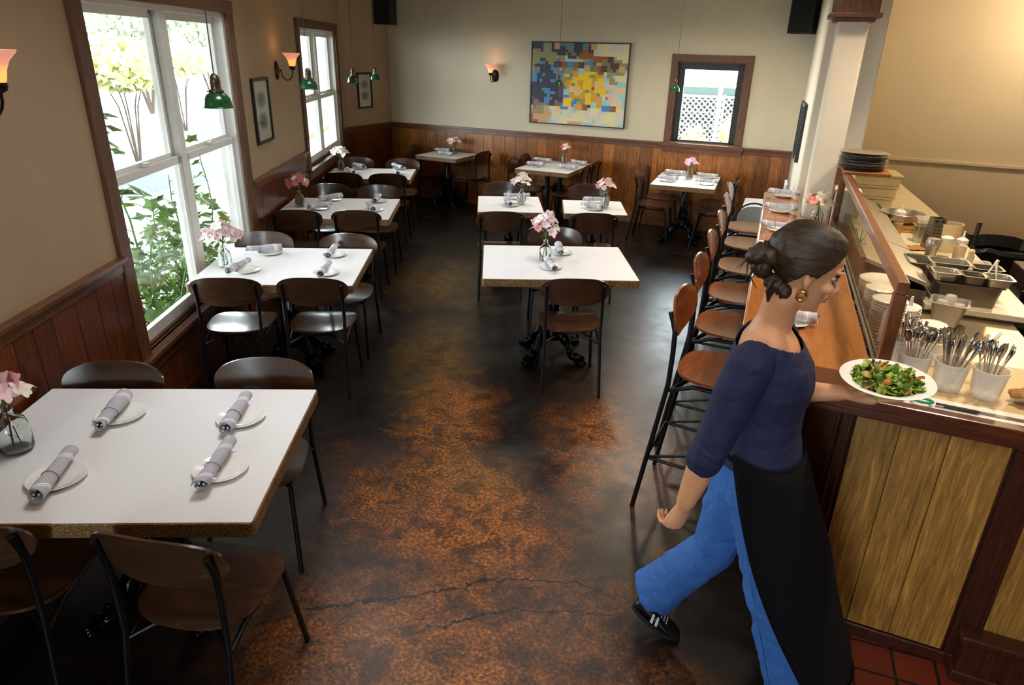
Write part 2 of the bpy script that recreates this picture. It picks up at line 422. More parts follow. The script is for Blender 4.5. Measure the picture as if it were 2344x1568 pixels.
def attr_mat(name, rough=0.6):
    m, nt, b = base_mat(name)
    a = N(nt, 'ShaderNodeVertexColor'); a.layer_name = 'paint'
    nt.links.new(a.outputs['Color'], b.inputs['Base Color']); b.inputs['Roughness'].default_value = rough
attr_mat('mosaic_paint')

def salad_mat():
    m, nt, b = base_mat('salad_leaf')
    geo = N(nt, 'ShaderNodeNewGeometry')
    nt.links.new(ramp(nt, geo.outputs['Random Per Island'], [(0.0, lin((40, 66, 14))), (0.4, lin((96, 130, 24))), (0.75, lin((150, 172, 50))), (0.86, lin((196, 196, 120))), (0.94, lin((190, 110, 40)))]), b.inputs['Base Color'])
    b.inputs['Roughness'].default_value = 0.4
salad_mat()

# ------------------------------------------------------------------ geometry helpers
class G:
    """Collects shapes; built as one mesh object."""
    def __init__(s): s.v = []; s.f = []
    def add(s, vs, fs):
        o = len(s.v); s.v += [tuple(p) for p in vs]; s.f += [tuple(i+o for i in f) for f in fs]; return s
    def box(s, x0, x1, y0, y1, z0, z1):
        vs = [(x, y, z) for z in (z0, z1) for y in (y0, y1) for x in (x0, x1)]
        return s.add(vs, [(0, 2, 3, 1), (4, 5, 7, 6), (0, 1, 5, 4), (2, 6, 7, 3), (0, 4, 6, 2), (1, 3, 7, 5)])
    def frame_box(s, o, ax, ay, az, a, b, c):   # box in a frame: a,b,c are (min,max)
        vs = [o + ax*x + ay*y + az*z for z in c for y in b for x in a]
        return s.add(vs, [(0, 2, 3, 1), (4, 5, 7, 6), (0, 1, 5, 4), (2, 6, 7, 3), (0, 4, 6, 2), (1, 3, 7, 5)])
    def prism(s, poly, z0, z1):
        n = len(poly); vs = [(p[0], p[1], z0) for p in poly] + [(p[0], p[1], z1) for p in poly]
        return s.add(vs, [tuple(range(n))[::-1], tuple(range(n, 2*n))] + [(i, (i+1) % n, n+(i+1) % n, n+i) for i in range(n)])
    def tube(s, pts, r, n=8, caps=True, squash=None):
        pts = [Vector(p) for p in pts]; m = len(pts)
        rs = r if isinstance(r, (list, tuple)) else [r]*m
        vs = []; up = None
        for i, p in enumerate(pts):
            d = (pts[min(i+1, m-1)] - pts[max(i-1, 0)])
            d = d.normalized() if d.length > 1e-9 else Vector((0, 0, 1))
            if up is None:
                up = d.orthogonal().normalized() if squash is None else (Vector(squash[0]) - d*Vector(squash[0]).dot(d)).normalized()
            else:
                up = (up - d*up.dot(d)); up = up.normalized() if up.length > 1e-6 else d.orthogonal().normalized()
            w = d.cross(up); k = 1.0 if squash is None else squash[1]
            for j in range(n):
                a = 2*PI*j/n
                vs.append(p + up*math.cos(a)*rs[i]*k + w*math.sin(a)*rs[i])
        fs = [(i*n+j, i*n+(j+1) % n, (i+1)*n+(j+1) % n, (i+1)*n+j) for i in range(m-1) for j in range(n)]
        if caps: fs += [tuple(range(n))[::-1], tuple(range((m-1)*n, m*n))]
        return s.add(vs, fs)
    def lathe(s, prof, n=24, c=(0, 0, 0), sx=1.0, sy=1.0):
        vs = []; m = len(prof)
        for r, z in prof:
            for j in range(n):
                a = 2*PI*j/n; vs.append((c[0]+r*sx*math.cos(a), c[1]+r*sy*math.sin(a), c[2]+z))
        fs = [(i*n+j, i*n+(j+1) % n, (i+1)*n+(j+1) % n, (i+1)*n+j) for i in range(m-1) for j in range(n)]
        if prof[0][0] > 1e-6: fs.append(tuple(range(n))[::-1])
        if prof[-1][0] > 1e-6: fs.append(tuple(range((m-1)*n, m*n)))
        return s.add(vs, fs)
    def ellipsoid(s, c, rx, ry, rz, n=14, m=9, rot=None, bump_=0.0, seed=0):
        c = Vector(c); vs = []
        for i in range(m+1):
            t = PI*i/m
            for j in range(n):
                a = 2*PI*j/n
                p = Vector((math.sin(t)*math.cos(a), math.sin(t)*math.sin(a), math.cos(t)))
                if bump_: p = p*(1 + bump_*noise.noise(p*2.2 + Vector((seed*3.1, seed, 0))))
                p = Vector((p.x*rx, p.y*ry, p.z*rz))
                if rot is not None: p = rot @ p
                vs.append(c+p)
        fs = [(i*n+j, (i+1)*n+j, (i+1)*n+(j+1) % n, i*n+(j+1) % n) for i in range(m) for j in range(n)]
        return s.add(vs, fs)
    def shell(s, outline, depth, thick, rings=6, n=36):
        """A curved plate: outline(angle, k) -> (a, b), depth(a, b) -> c; both faces and the edge."""
        lay = []
        for side in (0, 1):
            base = len(s.v); lay.append(base)
            s.v.append(tuple(depth(0, 0, side*thick)))
            for r in range(1, rings+1):
                for j in range(n):
                    a, b = outline(2*PI*j/n, r/rings); s.v.append(tuple(depth(a, b, side*thick)))
            for j in range(n):
                j2 = (j+1) % n
                t = (base, base+1+j, base+1+j2); s.f.append(t if side else t[::-1])
                for r in range(rings-1):
                    q = (base+1+r*n+j, base+1+(r+1)*n+j, base+1+(r+1)*n+j2, base+1+r*n+j2); s.f.append(q if side else q[::-1])
        o0 = lay[0]+1+(rings-1)*n; o1 = lay[1]+1+(rings-1)*n
        for j in range(n): s.f.append((o0+j, o0+(j+1) % n, o1+(j+1) % n, o1+j))
        return s
def obj(name, g, mat, parent=None, smooth=False, bevel=0.0, angle=35):
    me = bpy.data.meshes.new(name); me.from_pydata(g.v, [], g.f)
    bm = bmesh.new(); bm.from_mesh(me)
    bmesh.ops.remove_doubles(bm, verts=bm.verts, dist=1e-6)
    bmesh.ops.recalc_face_normals(bm, faces=bm.faces)
    bm.to_mesh(me); bm.free()
    me.materials.append(MAT[mat])
    if smooth:
        for p in me.polygons: p.use_smooth = True
        try: me.set_sharp_from_angle(angle=math.radians(angle))
        except Exception: pass
    o = bpy.data.objects.new(name, me); COL.objects.link(o)
    if parent is not None: o.parent = parent
    if bevel:
        b = o.modifiers.new('soft_edge', 'BEVEL'); b.width = bevel; b.segments = 2; b.limit_method = 'ANGLE'
    return o
def tag(o, label, cat, group=None, kind=None):
    o['label'] = label; o['category'] = cat
    if group: o['group'] = group
    if kind: o['kind'] = kind
    return o
def thing(name, label, cat, loc=(0, 0, 0), rz=0.0, group=None):
    o = bpy.data.objects.new(name, None); o.empty_display_size = 0.05; COL.objects.link(o)
    o.location = loc; o.rotation_euler = (0, 0, rz)
    return tag(o, label, cat, group)
def struct(name, g, mat, parent=None, **kw):
    o = obj(name, g, mat, parent, **kw)
    if parent is None: o['kind'] = 'structure'
    return o
def dup(root, loc, rz=None, label=None, group=None, rot=None, scale=None):
    r = root.copy(); COL.objects.link(r); r.location = loc
    if rz is not None: r.rotation_euler = (0, 0, rz)
    if rot is not None: r.rotation_euler = rot
    if scale is not None: r.scale = (scale,)*3
    if label: r['label'] = label
    if group: r['group'] = group
    for ch in list(root.children):
        c = ch.copy(); COL.objects.link(c); c.parent = r
        for g in list(ch.children):
            d = g.copy(); COL.objects.link(d); d.parent = c
    return r
class Proto:
    """First use takes the built thing itself; later uses copy it."""
    def __init__(s, o): s.o = o; s.used = False
    def place(s, loc, rz=0.0, label=None, group=None, rot=None, scale=None):
        if not s.used:
            s.used = True; o = s.o; o.location = loc; o.rotation_euler = rot if rot is not None else (0, 0, rz)
            if scale is not None: o.scale = (scale,)*3
            if label: o['label'] = label
            if group: o['group'] = group
            return o
        return dup(s.o, loc, rz, label, group, rot, scale)
Z = Vector((0, 0, 1)); SV = ST(1, 0); TV = ST(0, 1)

# ------------------------------------------------------------------ floor, ceiling, walls
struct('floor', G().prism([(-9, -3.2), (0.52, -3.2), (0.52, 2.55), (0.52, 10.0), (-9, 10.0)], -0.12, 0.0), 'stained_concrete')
tl = struct('floor_tile_area', G().prism([(0.52, -3.2), (4.2, -3.2), (4.2, 10.0), (0.52, 10.0)], -0.12, 0.0), 'terracotta_tile')
struct('ceiling', G().prism([(-9, -3.3), (4.4, -3.3), (4.4, 10.4), (-9, 10.4)], CEIL, CEIL+0.12), 'ceiling_paint')

WS = -1.97                                   # inside face of the window wall
K_T = 10.35
K = ST(WS, K_T); CN = BK(0.0)
def wall_with_holes(o, ax, n, length, height, holes, thick):
    """Wall slab in frame (o, ax along, n outward) with rectangular holes [(a0,a1,z0,z1)]."""
    g = G(); cuts = sorted(set([0.0, length] + [h[0] for h in holes] + [h[1] for h in holes]))
    for a0, a1 in zip(cuts, cuts[1:]):
        mid = (a0+a1)/2; hs = sorted([h for h in holes if h[0] <= mid <= h[1]], key=lambda h: h[2]); z = 0.0
        for h in hs:
            if h[2] > z: g.frame_box(o, ax, n, Z, (a0, a1), (0, thick), (z, h[2]))
            z = h[3]
        if z < height: g.frame_box(o, ax, n, Z, (a0, a1), (0, thick), (z, height))
    return g
T0 = -1.9
W1 = (3.75, 5.80, 0.50, 2.40); W2 = (7.99, 9.87, 0.90, 2.36)
struct('wall_left', wall_with_holes(ST(WS, T0), TV, -SV, K_T-T0, CEIL, [(w[0]-T0, w[1]-T0, w[2], w[3]) for w in (W1, W2)], 0.16), 'shaded_wall_paint')
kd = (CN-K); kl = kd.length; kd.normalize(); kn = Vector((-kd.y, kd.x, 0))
struct('wall_corner', G().frame_box(K, kd, kn, Z, (-0.05, kl+0.05), (0, 0.16), (0, CEIL)), 'shaded_wall_paint')
BWIN = (4.37, 5.20, 1.13, 2.11)
struct('wall_back', wall_with_holes(BK(-0.1), BD, BN, 10.2, CEIL, [(BWIN[0]+0.1, BWIN[1]+0.1, BWIN[2], BWIN[3])], 0.16), 'wall_paint')
struct('wall_right', G().box(4.1, 4.3, -3.2, 9.4, 0, CEIL), 'wall_paint')
struct('wall_partition', G().prism([(0.28, 6.8), (0.74, 6.8), (0.74, 9.36), (0.28, 9.40)], 0, CEIL), 'column_paint', bevel=0.012)
struct('wall_front', wall_with_holes(Vector((-6, -3.0, 0)), Vector((1, 0, 0)), Vector((0, -1, 0)), 10.4, CEIL, [(2.9, 5.9, 0.6, 2.6)], 0.16), 'wall_paint')
struct('wall_side', G().box(-3.4, -3.24, -3.2, 0.2, 0, CEIL), 'wall_paint')

def wainscot(name, o, ax, n, segs, top, mat, w=0.165, base=True):
    """Vertical boards with grooves; n points into the room."""
    g = G(); rnd = random.Random(len(name)*7+1)
    for a0, a1, z1 in segs:
        a = a0
        while a < a1 - 0.01:
            ww = w*rnd.uniform(0.82, 1.2); e = min(a+ww, a1)
            if a1-e < 0.05: e = a1
            g.frame_box(o, ax, n, Z, (a+0.002, e-0.002), (0.0, 0.016), (0.0, z1)); a = e
        g.frame_box(o, ax, n, Z, (a0, a1), (0.0, 0.008), (0.0, z1))
    return struct(name, g, mat, bevel=0.0015)
def cap_rail(name, o, ax, n, segs, mat='rail_wood'):
    g = G()
    for a0, a1, z in segs:
        g.frame_box(o, ax, n, Z, (a0, a1), (0.0, 0.022), (z-0.085, z-0.026))
        g.frame_box(o, ax, n, Z, (a0, a1), (0.0, 0.048), (z-0.024, z))
        g.frame_box(o, ax, n, Z, (a0, a1), (0.0, 0.034), (z-0.040, z-0.024))
    return struct(name, g, mat, bevel=0.003)
LO = ST(WS, 0)
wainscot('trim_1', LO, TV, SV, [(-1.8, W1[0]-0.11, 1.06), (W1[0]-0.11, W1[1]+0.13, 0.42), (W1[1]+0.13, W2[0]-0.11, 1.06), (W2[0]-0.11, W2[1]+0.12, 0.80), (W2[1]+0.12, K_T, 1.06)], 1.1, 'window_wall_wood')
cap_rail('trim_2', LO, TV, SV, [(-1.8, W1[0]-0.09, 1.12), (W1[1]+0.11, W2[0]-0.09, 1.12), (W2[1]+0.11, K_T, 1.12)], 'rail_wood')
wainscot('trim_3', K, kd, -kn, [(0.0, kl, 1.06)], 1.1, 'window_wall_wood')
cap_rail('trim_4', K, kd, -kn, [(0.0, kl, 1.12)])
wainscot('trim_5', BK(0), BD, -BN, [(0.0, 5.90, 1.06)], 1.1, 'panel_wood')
cap_rail('trim_6', BK(0), BD, -BN, [(0.0, 5.90, 1.12)])
struct('trim_7', G().frame_box(BK(6.35), BD, -BN, Z, (0, 3.8), (0, 0.03), (1.11, 1.14)), 'wall_paint')
struct('baseboard_back', G().frame_box(BK(0), BD, -BN, Z, (0.0, 5.90), (0.014, 0.032), (0, 0.11)), 'panel_wood', bevel=0.003)
struct('baseboard_left', G().frame_box(LO, TV, SV, Z, (-1.8, K_T), (0.014, 0.032), (0, 0.11)), 'window_wall_wood', bevel=0.003)

# column with a wooden capital
struct('column', G().box(0.30, 0.50, 5.69, 5.93, 0.0, CEIL), 'column_paint', bevel=0.02)
struct('column_pier', G().box(0.505, 0.70, 5.69, 5.93, 0.0, 1.28), 'column_paint', bevel=0.015)
g = G(); g.box(0.255, 0.545, 5.645, 5.975, 2.47, CEIL)
g.box(0.235, 0.565, 5.625, 5.995, 2.455, 2.485)
g.box(0.27, 0.53, 5.66, 5.96, 2.43, 2.456)
struct('column_capital', g, 'casing_wood', bevel=0.004)

# ------------------------------------------------------------------ windows
def big_window(name, T0_, T1_, z0, z1, rail, cas_l, cas_r):
    """Two double-hung sashes side by side in a wood casing."""
    o = LO; g = G()
    for a, b in ((T0_-cas_l, T0_), (T1_, T1_+cas_r)): g.frame_box(o, TV, SV, Z, (a, b), (0, 0.026), (z0-0.06, z1+0.085))
    g.frame_box(o, TV, SV, Z, (T0_-cas_l, T1_+cas_r), (0, 0.030), (z1, z1+0.09))
    g.frame_box(o, TV, SV, Z, (T0_-cas_l-0.02, T1_+cas_r+0.02), (-0.02, 0.06), (z0-0.03, z0))        # stool
    g.frame_box(o, TV, SV, Z, (T0_-cas_l, T1_+cas_r), (0, 0.024), (z0-0.12, z0-0.03))
    root = struct(name, g, 'casing_wood', bevel=0.003)
    # wood sill slope and jamb liners
    s = G(); s.frame_box(o, TV, SV, Z, (T0_, T1_), (-0.12, -0.02), (z0-0.005, z0+0.025))
    struct('window_sill', s, 'casing_wood', root, bevel=0.003)
    m = G(); tm = (T0_+T1_)/2
    m.frame_box(o, TV, SV, Z, (tm-0.045, tm+0.045), (-0.12, -0.03), (z0, z1))
    for a, b in ((T0_, T0_+0.03), (T1_-0.03, T1_)): m.frame_box(o, TV, SV, Z, (a, b), (-0.15, -0.01), (z0, z1))
    m.frame_box(o, TV, SV, Z, (T0_, T1_), (-0.15, -0.01), (z1-0.03, z1))
    struct('window_frame', m, 'white_paint', root, bevel=0.002)
    gl = G()
    for a0, a1 in ((T0_+0.03, tm-0.045), (tm+0.045, T1_-0.03)):
        for lo, hi, d0 in ((z0+0.02, rail, -0.075), (rail-0.02, z1-0.03, -0.115)):
            h = G(); st = 0.045; bt = 0.075 if lo < rail-0.1 else 0.045
            h.frame_box(o, TV, SV, Z, (a0, a0+st), (d0, d0+0.035), (lo, hi)); h.frame_box(o, TV, SV, Z, (a1-st, a1), (d0, d0+0.035), (lo, hi))
            h.frame_box(o, TV, SV, Z, (a0, a1), (d0, d0+0.035), (lo, lo+bt)); h.frame_box(o, TV, SV, Z, (a0, a1), (d0, d0+0.035), (hi-0.045, hi))
            sash = struct('sash', h, 'white_paint', root, bevel=0.004)
            p = G(); p.frame_box(o, TV, SV, Z, (a0+st, a1-st), (d0+0.015, d0+0.019), (lo+bt, hi-0.045))
            struct('window_pane', p, 'window_glass', sash)
            if lo < rail-0.1:
                l = G(); c = o + TV*((a0+a1)/2) + SV*(d0+0.035) + Z*(rail+0.004)
                l.frame_box(c, TV, SV, Z, (-0.035, 0.035), (-0.03, 0.0), (-0.002, 0.008)); l.frame_box(c, TV, SV, Z, (-0.012, 0.05), (-0.028, -0.008), (0.006, 0.018))
                struct('sash_lock', l, 'white_paint', sash, bevel=0.002)
    return root
big_window('window_1', *W1, 1.50, 0.11, 0.13)
big_window('window_2', *W2, 1.63, 0.11, 0.13)
def back_window():
    u0, u1, z0, z1 = BWIN; o = BK(0); n = -BN
    g = G()
    for a, b in ((u0-0.085, u0), (u1, u1+0.085)): g.frame_box(o, BD, n, Z, (a, b), (0, 0.028), (z0-0.01, z1+0.085))
    g.frame_box(o, BD, n, Z, (u0-0.085, u1+0.085), (0, 0.032), (z1, z1+0.085))
    root = struct('window_3', g, 'casing_wood', bevel=0.004)
    struct('window_sill', G().frame_box(o, BD, n, Z, (u0-0.12, u1+0.12), (-0.02, 0.07), (z0-0.055, z0-0.005)).frame_box(o, BD, n, Z, (u0-0.10, u1+0.10), (0, 0.045), (z0-0.12, z0-0.05)), 'rail_wood', root, bevel=0.004)
    h = G()
    for a, b in ((u0, u0+0.09), (u1-0.09, u1)): h.frame_box(o, BD, n, Z, (a, b), (-0.07, -0.03), (z0, z1))
    h.frame_box(o, BD, n, Z, (u0, u1), (-0.07, -0.03), (z1-0.09, z1)); h.frame_box(o, BD, n, Z, (u0, u1), (-0.07, -0.03), (z0, z0+0.03))
    sash = struct('sash', h, 'frame_black', root, bevel=0.003)
    struct('window_pane', G().frame_box(o, BD, n, Z, (u0+0.09, u1-0.09), (-0.052, -0.048), (z0+0.03, z1-0.09)), 'window_glass', sash)
    j = G()
    for a, b in ((u0-0.005, u0+0.012), (u1-0.012, u1+0.005)): j.frame_box(o, BD, n, Z, (a, b), (-0.15, 0.0), (z0, z1))
    j.frame_box(o, BD, n, Z, (u0, u1), (-0.15, 0.0), (z1-0.012, z1+0.003)); j.frame_box(o, BD, n, Z, (u0, u1), (-0.15, 0.0), (z0-0.003, z0+0.008))
    struct('window_reveal', j, 'casing_wood', root)
back_window()
# window behind the photographer
g = G()
for x in (-3.1, -1.62, -0.13): g.box(x, x+0.06, -3.1, -3.02, 0.6, 2.6)
for z in (0.6, 1.55, 2.54): g.box(-3.1, -0.1, -3.1, -3.03, z, z+0.06)
w4 = struct('window_4', g, 'white_paint')
struct('window_pane', G().box(-3.05, -0.15, -3.07, -3.066, 0.65, 2.55), 'window_glass', w4)

# ------------------------------------------------------------------ outdoors
struct('ground', G().prism([(-40, -20), (-0.0, -20), (-0.0, 50), (-40, 50)], -0.35, -0.25).prism([(0.0, 10.2), (14, 10.2), (14, 50), (0, 50)], -0.35, -0.25), 'street_concrete')
struct('road', G().frame_box(ST(-5.0, 0), TV, SV, Z, (-10, 40), (-4.5, 0.0), (-0.26, -0.235)), 'asphalt')
struct('curb', G().frame_box(ST(-5.0, 0), TV, SV, Z, (-10, 40), (0.0, 0.14), (-0.25, -0.12)), 'yellow_line', bevel=0.01)
struct('road_line', G().frame_box(ST(-7.3, 0), TV, SV, Z, (-10, 40), (0.0, 0.14), (-0.236, -0.232)), 'yellow_line')
def leaf_cloud(g, c, r, n, size, rnd, flat=1.0):
    for _ in range(n):
        d = Vector((rnd.gauss(0, 1), rnd.gauss(0, 1), rnd.gauss(0, 1))); d.normalize(); k = rnd.random()**0.4
        p = Vector(c) + Vector((d.x*r[0], d.y*r[1], d.z*r[2]))*k
        a = Vector((rnd.uniform(-1, 1), rnd.uniform(-1, 1), rnd.uniform(-1, 1)*flat)).normalized(); b_ = a.orthogonal().normalized()
        s = size*rnd.uniform(0.6, 1.4)
        g.add([p-a*s, p+b_*s*0.45-a*s*0.1, p+a*s, p-b_*s*0.45-a*s*0.1], [(0, 1, 2, 3)])
def bush(name, label, cat, c, r, n, size, mat, group=None, trunk=None):
    rnd = random.Random(int(abs(c[0])*31+abs(c[1])*17))
    root = thing(name, label, cat, (c[0], c[1], -0.25), 0, group)
    g = G(); leaf_cloud(g, (0, 0, c[2]+0.25), r, n, size, rnd)
    obj('foliage', g, mat, root)
    t = G(); h = c[2]+0.25
    for k in range(5):
        a = k*1.3
        t.tube([(0.03*math.cos(a), 0.03*math.sin(a), 0), (r[0]*0.2*math.cos(a), r[1]*0.2*math.sin(a), h*0.6), (r[0]*0.55*math.cos(a), r[1]*0.55*math.sin(a), h)], [trunk or 0.02, (trunk or 0.02)*0.7, 0.005], 6)
    obj('trunk', t, 'bark', root, smooth=True)
    return root
def at(s, t): p = ST(s, t); return (p.x, p.y)
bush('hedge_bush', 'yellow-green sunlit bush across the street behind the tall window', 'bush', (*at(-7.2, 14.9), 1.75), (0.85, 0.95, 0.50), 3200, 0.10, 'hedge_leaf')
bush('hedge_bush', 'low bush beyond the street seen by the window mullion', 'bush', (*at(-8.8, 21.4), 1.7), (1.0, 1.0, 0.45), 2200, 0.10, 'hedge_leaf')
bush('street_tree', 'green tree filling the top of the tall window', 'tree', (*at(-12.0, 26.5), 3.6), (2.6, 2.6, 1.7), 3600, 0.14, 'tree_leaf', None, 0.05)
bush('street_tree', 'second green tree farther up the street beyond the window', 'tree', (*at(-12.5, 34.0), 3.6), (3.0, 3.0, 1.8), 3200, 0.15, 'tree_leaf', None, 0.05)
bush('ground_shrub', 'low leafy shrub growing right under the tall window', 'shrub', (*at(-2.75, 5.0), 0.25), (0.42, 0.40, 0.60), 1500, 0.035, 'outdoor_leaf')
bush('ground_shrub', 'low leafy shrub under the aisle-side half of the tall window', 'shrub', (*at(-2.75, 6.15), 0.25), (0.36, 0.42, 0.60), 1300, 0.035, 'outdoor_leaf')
def lobed_leaf(g, c, rot, s):
    pts = []
    for k in range(10):
        a = 2*PI*k/10; r = s*(1.0 if k % 2 == 0 else 0.62)*(0.72 if k == 5 else 1)
        pts.append(Vector(c) + rot @ Vector((r*math.cos(a)+s*0.5, r*math.sin(a), -abs(math.sin(a))*s*0.25)))
    g.add([Vector(c) + rot @ Vector((s*0.4, 0, 0.02*s))] + pts, [(0, 1+k, 1+(k+1) % 10) for k in range(10)])
def tall_plant(s_, t_, h, lean, seed, label):
    rnd = random.Random(seed); p = ST(s_, t_)
    root = thing('broadleaf_plant', label, 'plant', (p.x, p.y, -0.25), 0, 'tall leafy plants outside the tall window')
    st = G(); lf = G()
    top = Vector((lean[0], lean[1], h))
    pts = [Vector((0, 0, 0)).lerp(top, k/8) + Vector((0.03*math.sin(k*1.3+seed), 0.03*math.cos(k*0.9+seed), 0)) for k in range(9)]
    st.tube(pts, [0.011-0.001*k for k in range(9)], 6)
    for k in range(26):
        q = rnd.uniform(0.30, 0.98); i = min(int(q*8), 7); b_ = pts[i].lerp(pts[i+1], q*8-i)
        a = rnd.uniform(0, 2*PI); L = rnd.uniform(0.08, 0.22)*(1.2-q*0.6); e = b_ + Vector((math.cos(a)*L, math.sin(a)*L, 0.05))
        st.tube([b_, e], [0.003, 0.002], 4)
        lobed_leaf(lf, e, Matrix.Rotation(a, 3, 'Z') @ Matrix.Rotation(rnd.uniform(-0.2, 0.9), 3, 'Y'), rnd.uniform(0.06, 0.11)*(1.25-q*0.5))
    obj('stem', st, 'stem_green', root, smooth=True); obj('foliage', lf, 'outdoor_leaf', root)
tall_plant(-2.55, 5.15, 2.45, (-0.12, -0.20), 3, 'tallest leafy plant, its stem rising past the window rail')
tall_plant(-2.5, 4.95, 1.40, (0.05, 0.1), 5, 'bushy leafy plant behind the lower window pane nearest the photographer')
tall_plant(-2.45, 5.35, 1.50, (0.0, 0.12), 8, 'leafy plant behind the lower pane beside the mullion')
tall_plant(-2.5, 5.85, 1.35, (0.05, 0.0), 11, 'leafy plant behind the flowers of the table at the tall window')
tall_plant(-2.6, 6.45, 1.65, (-0.02, 0.10), 14, 'slender leafy plant near the far jamb of the tall window')
# back yard beyond the square window
yo = Vector((-3.2, 14.4, 0)); YX, YY = Vector((1, 0, 0)), Vector((0, 1, 0))
g = G()
for k in range(8): g.frame_box(yo, YX, YY, Z, (0, 4.4), (0, 0.03), (-0.25+k*0.235, -0.25+k*0.235+0.228))
tag(obj('yard_fence', g, 'fence_green'), 'grey-green board fence in the yard behind the square window', 'fence')
g = G()
for k in range(40):
    for sgn in (1, -1):
        x0 = -3.2+0.11*k; L = 0.9
        x1 = x0+sgn*L
        if -3.2 <= x1 <= 1.2: g.tube([(x0, 14.32+0.012*sgn, 0.55), (x1, 14.32+0.012*sgn, 0.55+L)], 0.014, 4)
g.box(-3.2, 1.2, 14.29, 14.35, 0.52, 0.56); g.box(-3.2, 1.2, 14.29, 14.35, 1.44, 1.48)
for x in (-3.2, -1.0, 1.16): g.box(x, x+0.04, 14.30, 14.345, -0.25, 1.5)
tag(obj('lattice_screen', g, 'umbrella_white'), 'pale diagonal lattice in front of the yard fence', 'lattice')
r = thing('patio_umbrella', 'white patio umbrella on a pole in the back yard', 'umbrella', (-0.92, 12.3, -0.25))
obj('pole', G().tube([(0, 0, 0), (0, 0, 2.45)], 0.035, 10), 'white_paint', r, smooth=True)
obj('canopy', G().lathe([(1.35, 2.08), (0.9, 2.26), (0.4, 2.42), (0.02, 2.52), (0.02, 2.50), (0.4, 2.39), (0.9, 2.23), (1.33, 2.05)], 8), 'umbrella_white', r)
rnd = random.Random(4)
for k, (u, d, h) in enumerate(((-1.95, 13.4, 0.62), (-1.35, 13.3, 0.55), (-0.70, 13.5, 0.72), (-0.05, 13.3, 0.6))):
    p = Vector((u, d, 0))
    bush('yard_shrub', ['pale leafy shrub outside the square window, beside its hinge side', 'pale leafy shrub outside the middle of the square window', 'tall pale shrub by the umbrella pole', 'pale shrub at the far end of the yard view'][k], 'shrub', (p.x, p.y, h), (0.29, 0.33, 0.48), 900, 0.045, 'hedge_leaf')

# ------------------------------------------------------------------ chairs and stools
def sq(a, e): c = math.cos(a); return math.copysign(abs(c)**e, c)
def back_shell(width, height, curve, z0, y0, lean):
    g = G()
    def outl(a, k):
        x = sq(a, 0.62)*k; z = sq(a-PI/2, 0.75)*k
        return x*width/2, z*height/2
    def dep(a, b, s):
        x = a/(width/2)
        drop = 0.022*(1-x*x)*(1 if b < 0 else 0.45)*(-1 if b < 0 else 1)*abs(b)/(height/2)
        y = y0 + curve*x*x - s - lean*(b/(height/2))*0.5
        return (a, y, z0 + b + drop)
    return g.shell(outl, dep, 0.011, 7, 44)
def seat_shell(w_front, w_back, d0, d1, z):
    g = G(); dm = (d0+d1)/2; dh = (d1-d0)/2
    def outl(a, k):
        y = sq(a-PI/2, 0.62)*k; x = sq(a, 0.66)*k
        w = w_back + (w_front-w_back)*(y*0.5+0.5)
        return x*w/2, dm + y*dh
    def dep(a, b, s):
        x = a/(w_front/2); y = (b-dm)/dh
        return (a, b, z - s + 0.010*x*x + (0.012*max(0, -y)**2) - 0.014*max(0, y-0.5)**2*2)
    return g.shell(outl, dep, 0.013, 7, 44)
